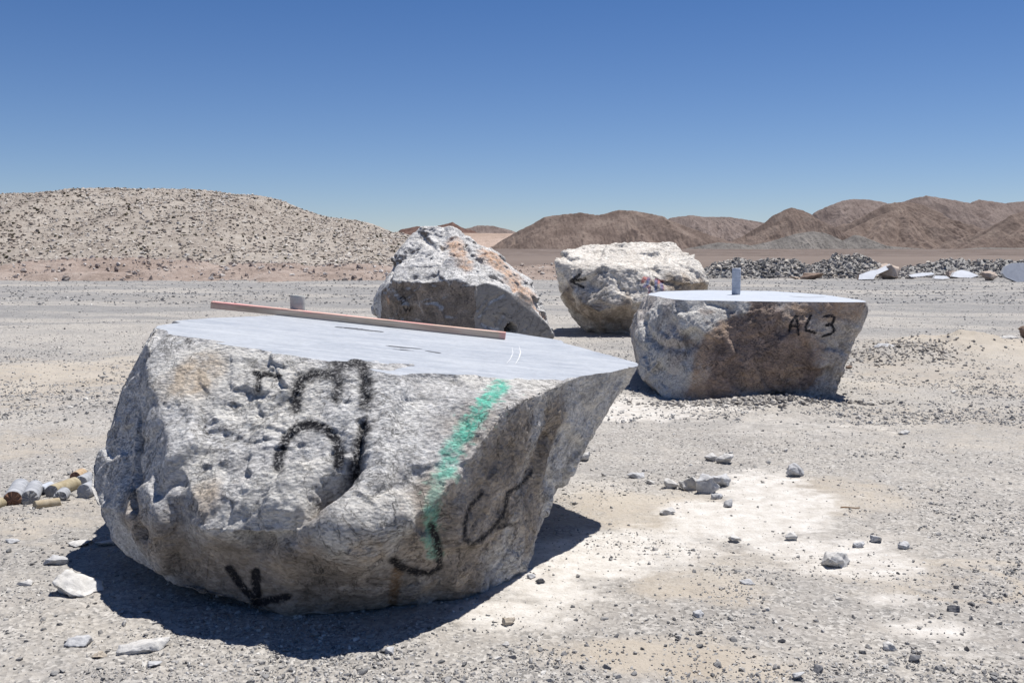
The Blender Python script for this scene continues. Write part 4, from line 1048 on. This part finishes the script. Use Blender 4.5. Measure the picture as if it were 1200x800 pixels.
hills('far_hill', [(910, 290), (950, 249), (970, 240), (985, 235), (1000, 233), (1015, 234), (1030, 237), (1060, 245), (1100, 290)], 4200, 25, MB2)
hills('brown_hill', [(940, 298), (970, 280), (990, 266), (1010, 253), (1030, 240), (1042, 237), (1060, 237), (1080, 240), (1100, 250), (1120, 264), (1145, 278), (1190, 297)], 2700, 29, MB1)
hills('far_hill', [(1020, 290), (1050, 238), (1065, 232), (1080, 229), (1095, 231), (1110, 234), (1128, 238), (1142, 233.5), (1155, 235), (1175, 238), (1190, 236), (1230, 235), (1300, 240), (1400, 290)], 5000, 33, MB2)
hills('brown_hill', [(1110, 298), (1140, 277), (1160, 265), (1180, 252), (1195, 246.5), (1220, 240), (1260, 240), (1330, 262), (1420, 298)], 2100, 37, MB1)
hills('grey_foothill', [(820, 300), (860, 292), (900, 283), (930, 274), (950, 271), (965, 273), (985, 282), (1005, 290), (1030, 298)], 1300, 41, MB4)
hills('grey_foothill', [(960, 300), (985, 282), (1000, 275), (1012, 278), (1035, 288), (1060, 290), (1100, 293), (1150, 290), (1220, 291), (1300, 300)], 1500, 45, MB4)
hills('grey_foothill', [(780, 302), (800, 292), (840, 284), (870, 286), (900, 292), (940, 297), (960, 302)], 1000, 49, MB4)
# plain in front of the far hills, gently rising
XX, YY = np.meshgrid(np.linspace(-400, 1400, 220), np.geomspace(150, 1150, 60))
zz = -.3 + 5.2 * sstep(150, 1150, YY) + .4 * fbm(xy3(XX, YY) * .01, 4, 701).reshape(XX.shape) * sstep(150, 400, YY)
zz = zz * sstep(-400, -250, XX) - .3
heightfield('desert_plain', XX, YY, zz, mtn('plain_earth', (.125, .10, .085), (.165, .13, .112), (.21, .175, .155), .02))

# ================================================================== light
SUN = Vector((.255, .25, 1.0)).normalized()
el = math.asin(SUN.z); az = math.atan2(SUN.x, SUN.y)
w = bpy.data.worlds.new('World'); scene.world = w; w.use_nodes = True; nt = w.node_tree
bg = nt.nodes['Background']; sky = nt.nodes.new('ShaderNodeTexSky'); sky.sky_type = 'NISHITA'; sky.sun_disc = False
sky.sun_elevation = el; sky.sun_rotation = az; sky.altitude = 1800; sky.air_density = 1.0; sky.dust_density = .1; sky.ozone_density = 1.6
tcw = nt.nodes.new('ShaderNodeTexCoord'); sx = nt.nodes.new('ShaderNodeSeparateXYZ'); nt.links.new(tcw.outputs['Generated'], sx.inputs[0])
cr = nt.nodes.new('ShaderNodeValToRGB'); e = cr.color_ramp.elements
e[0].position = 0.0; e[0].color = (.80, .84, 1.0, 1); e[1].position = .30; e[1].color = (.37, .61, .93, 1)
nt.links.new(sx.outputs[2], cr.inputs[0])
mx = nt.nodes.new('ShaderNodeMix'); mx.data_type = 'RGBA'; mx.blend_type = 'MULTIPLY'; mx.inputs[0].default_value = 1
nt.links.new(sky.outputs[0], mx.inputs[6]); nt.links.new(cr.outputs[0], mx.inputs[7])
nt.links.new(mx.outputs[2], bg.inputs[0]); bg.inputs[1].default_value = .068
sd = bpy.data.lights.new('sun', 'SUN'); sd.energy = 4.7; sd.angle = math.radians(.53); sd.color = (1, .965, .915)
so = bpy.data.objects.new('sun', sd); COL.objects.link(so); so.rotation_euler = SUN.to_track_quat('Z', 'Y').to_euler(); so.location = (0, 0, 50)
scene.view_settings.view_transform = 'Standard'; scene.view_settings.look = 'None'; scene.view_settings.gamma = 1; scene.view_settings.exposure = .38
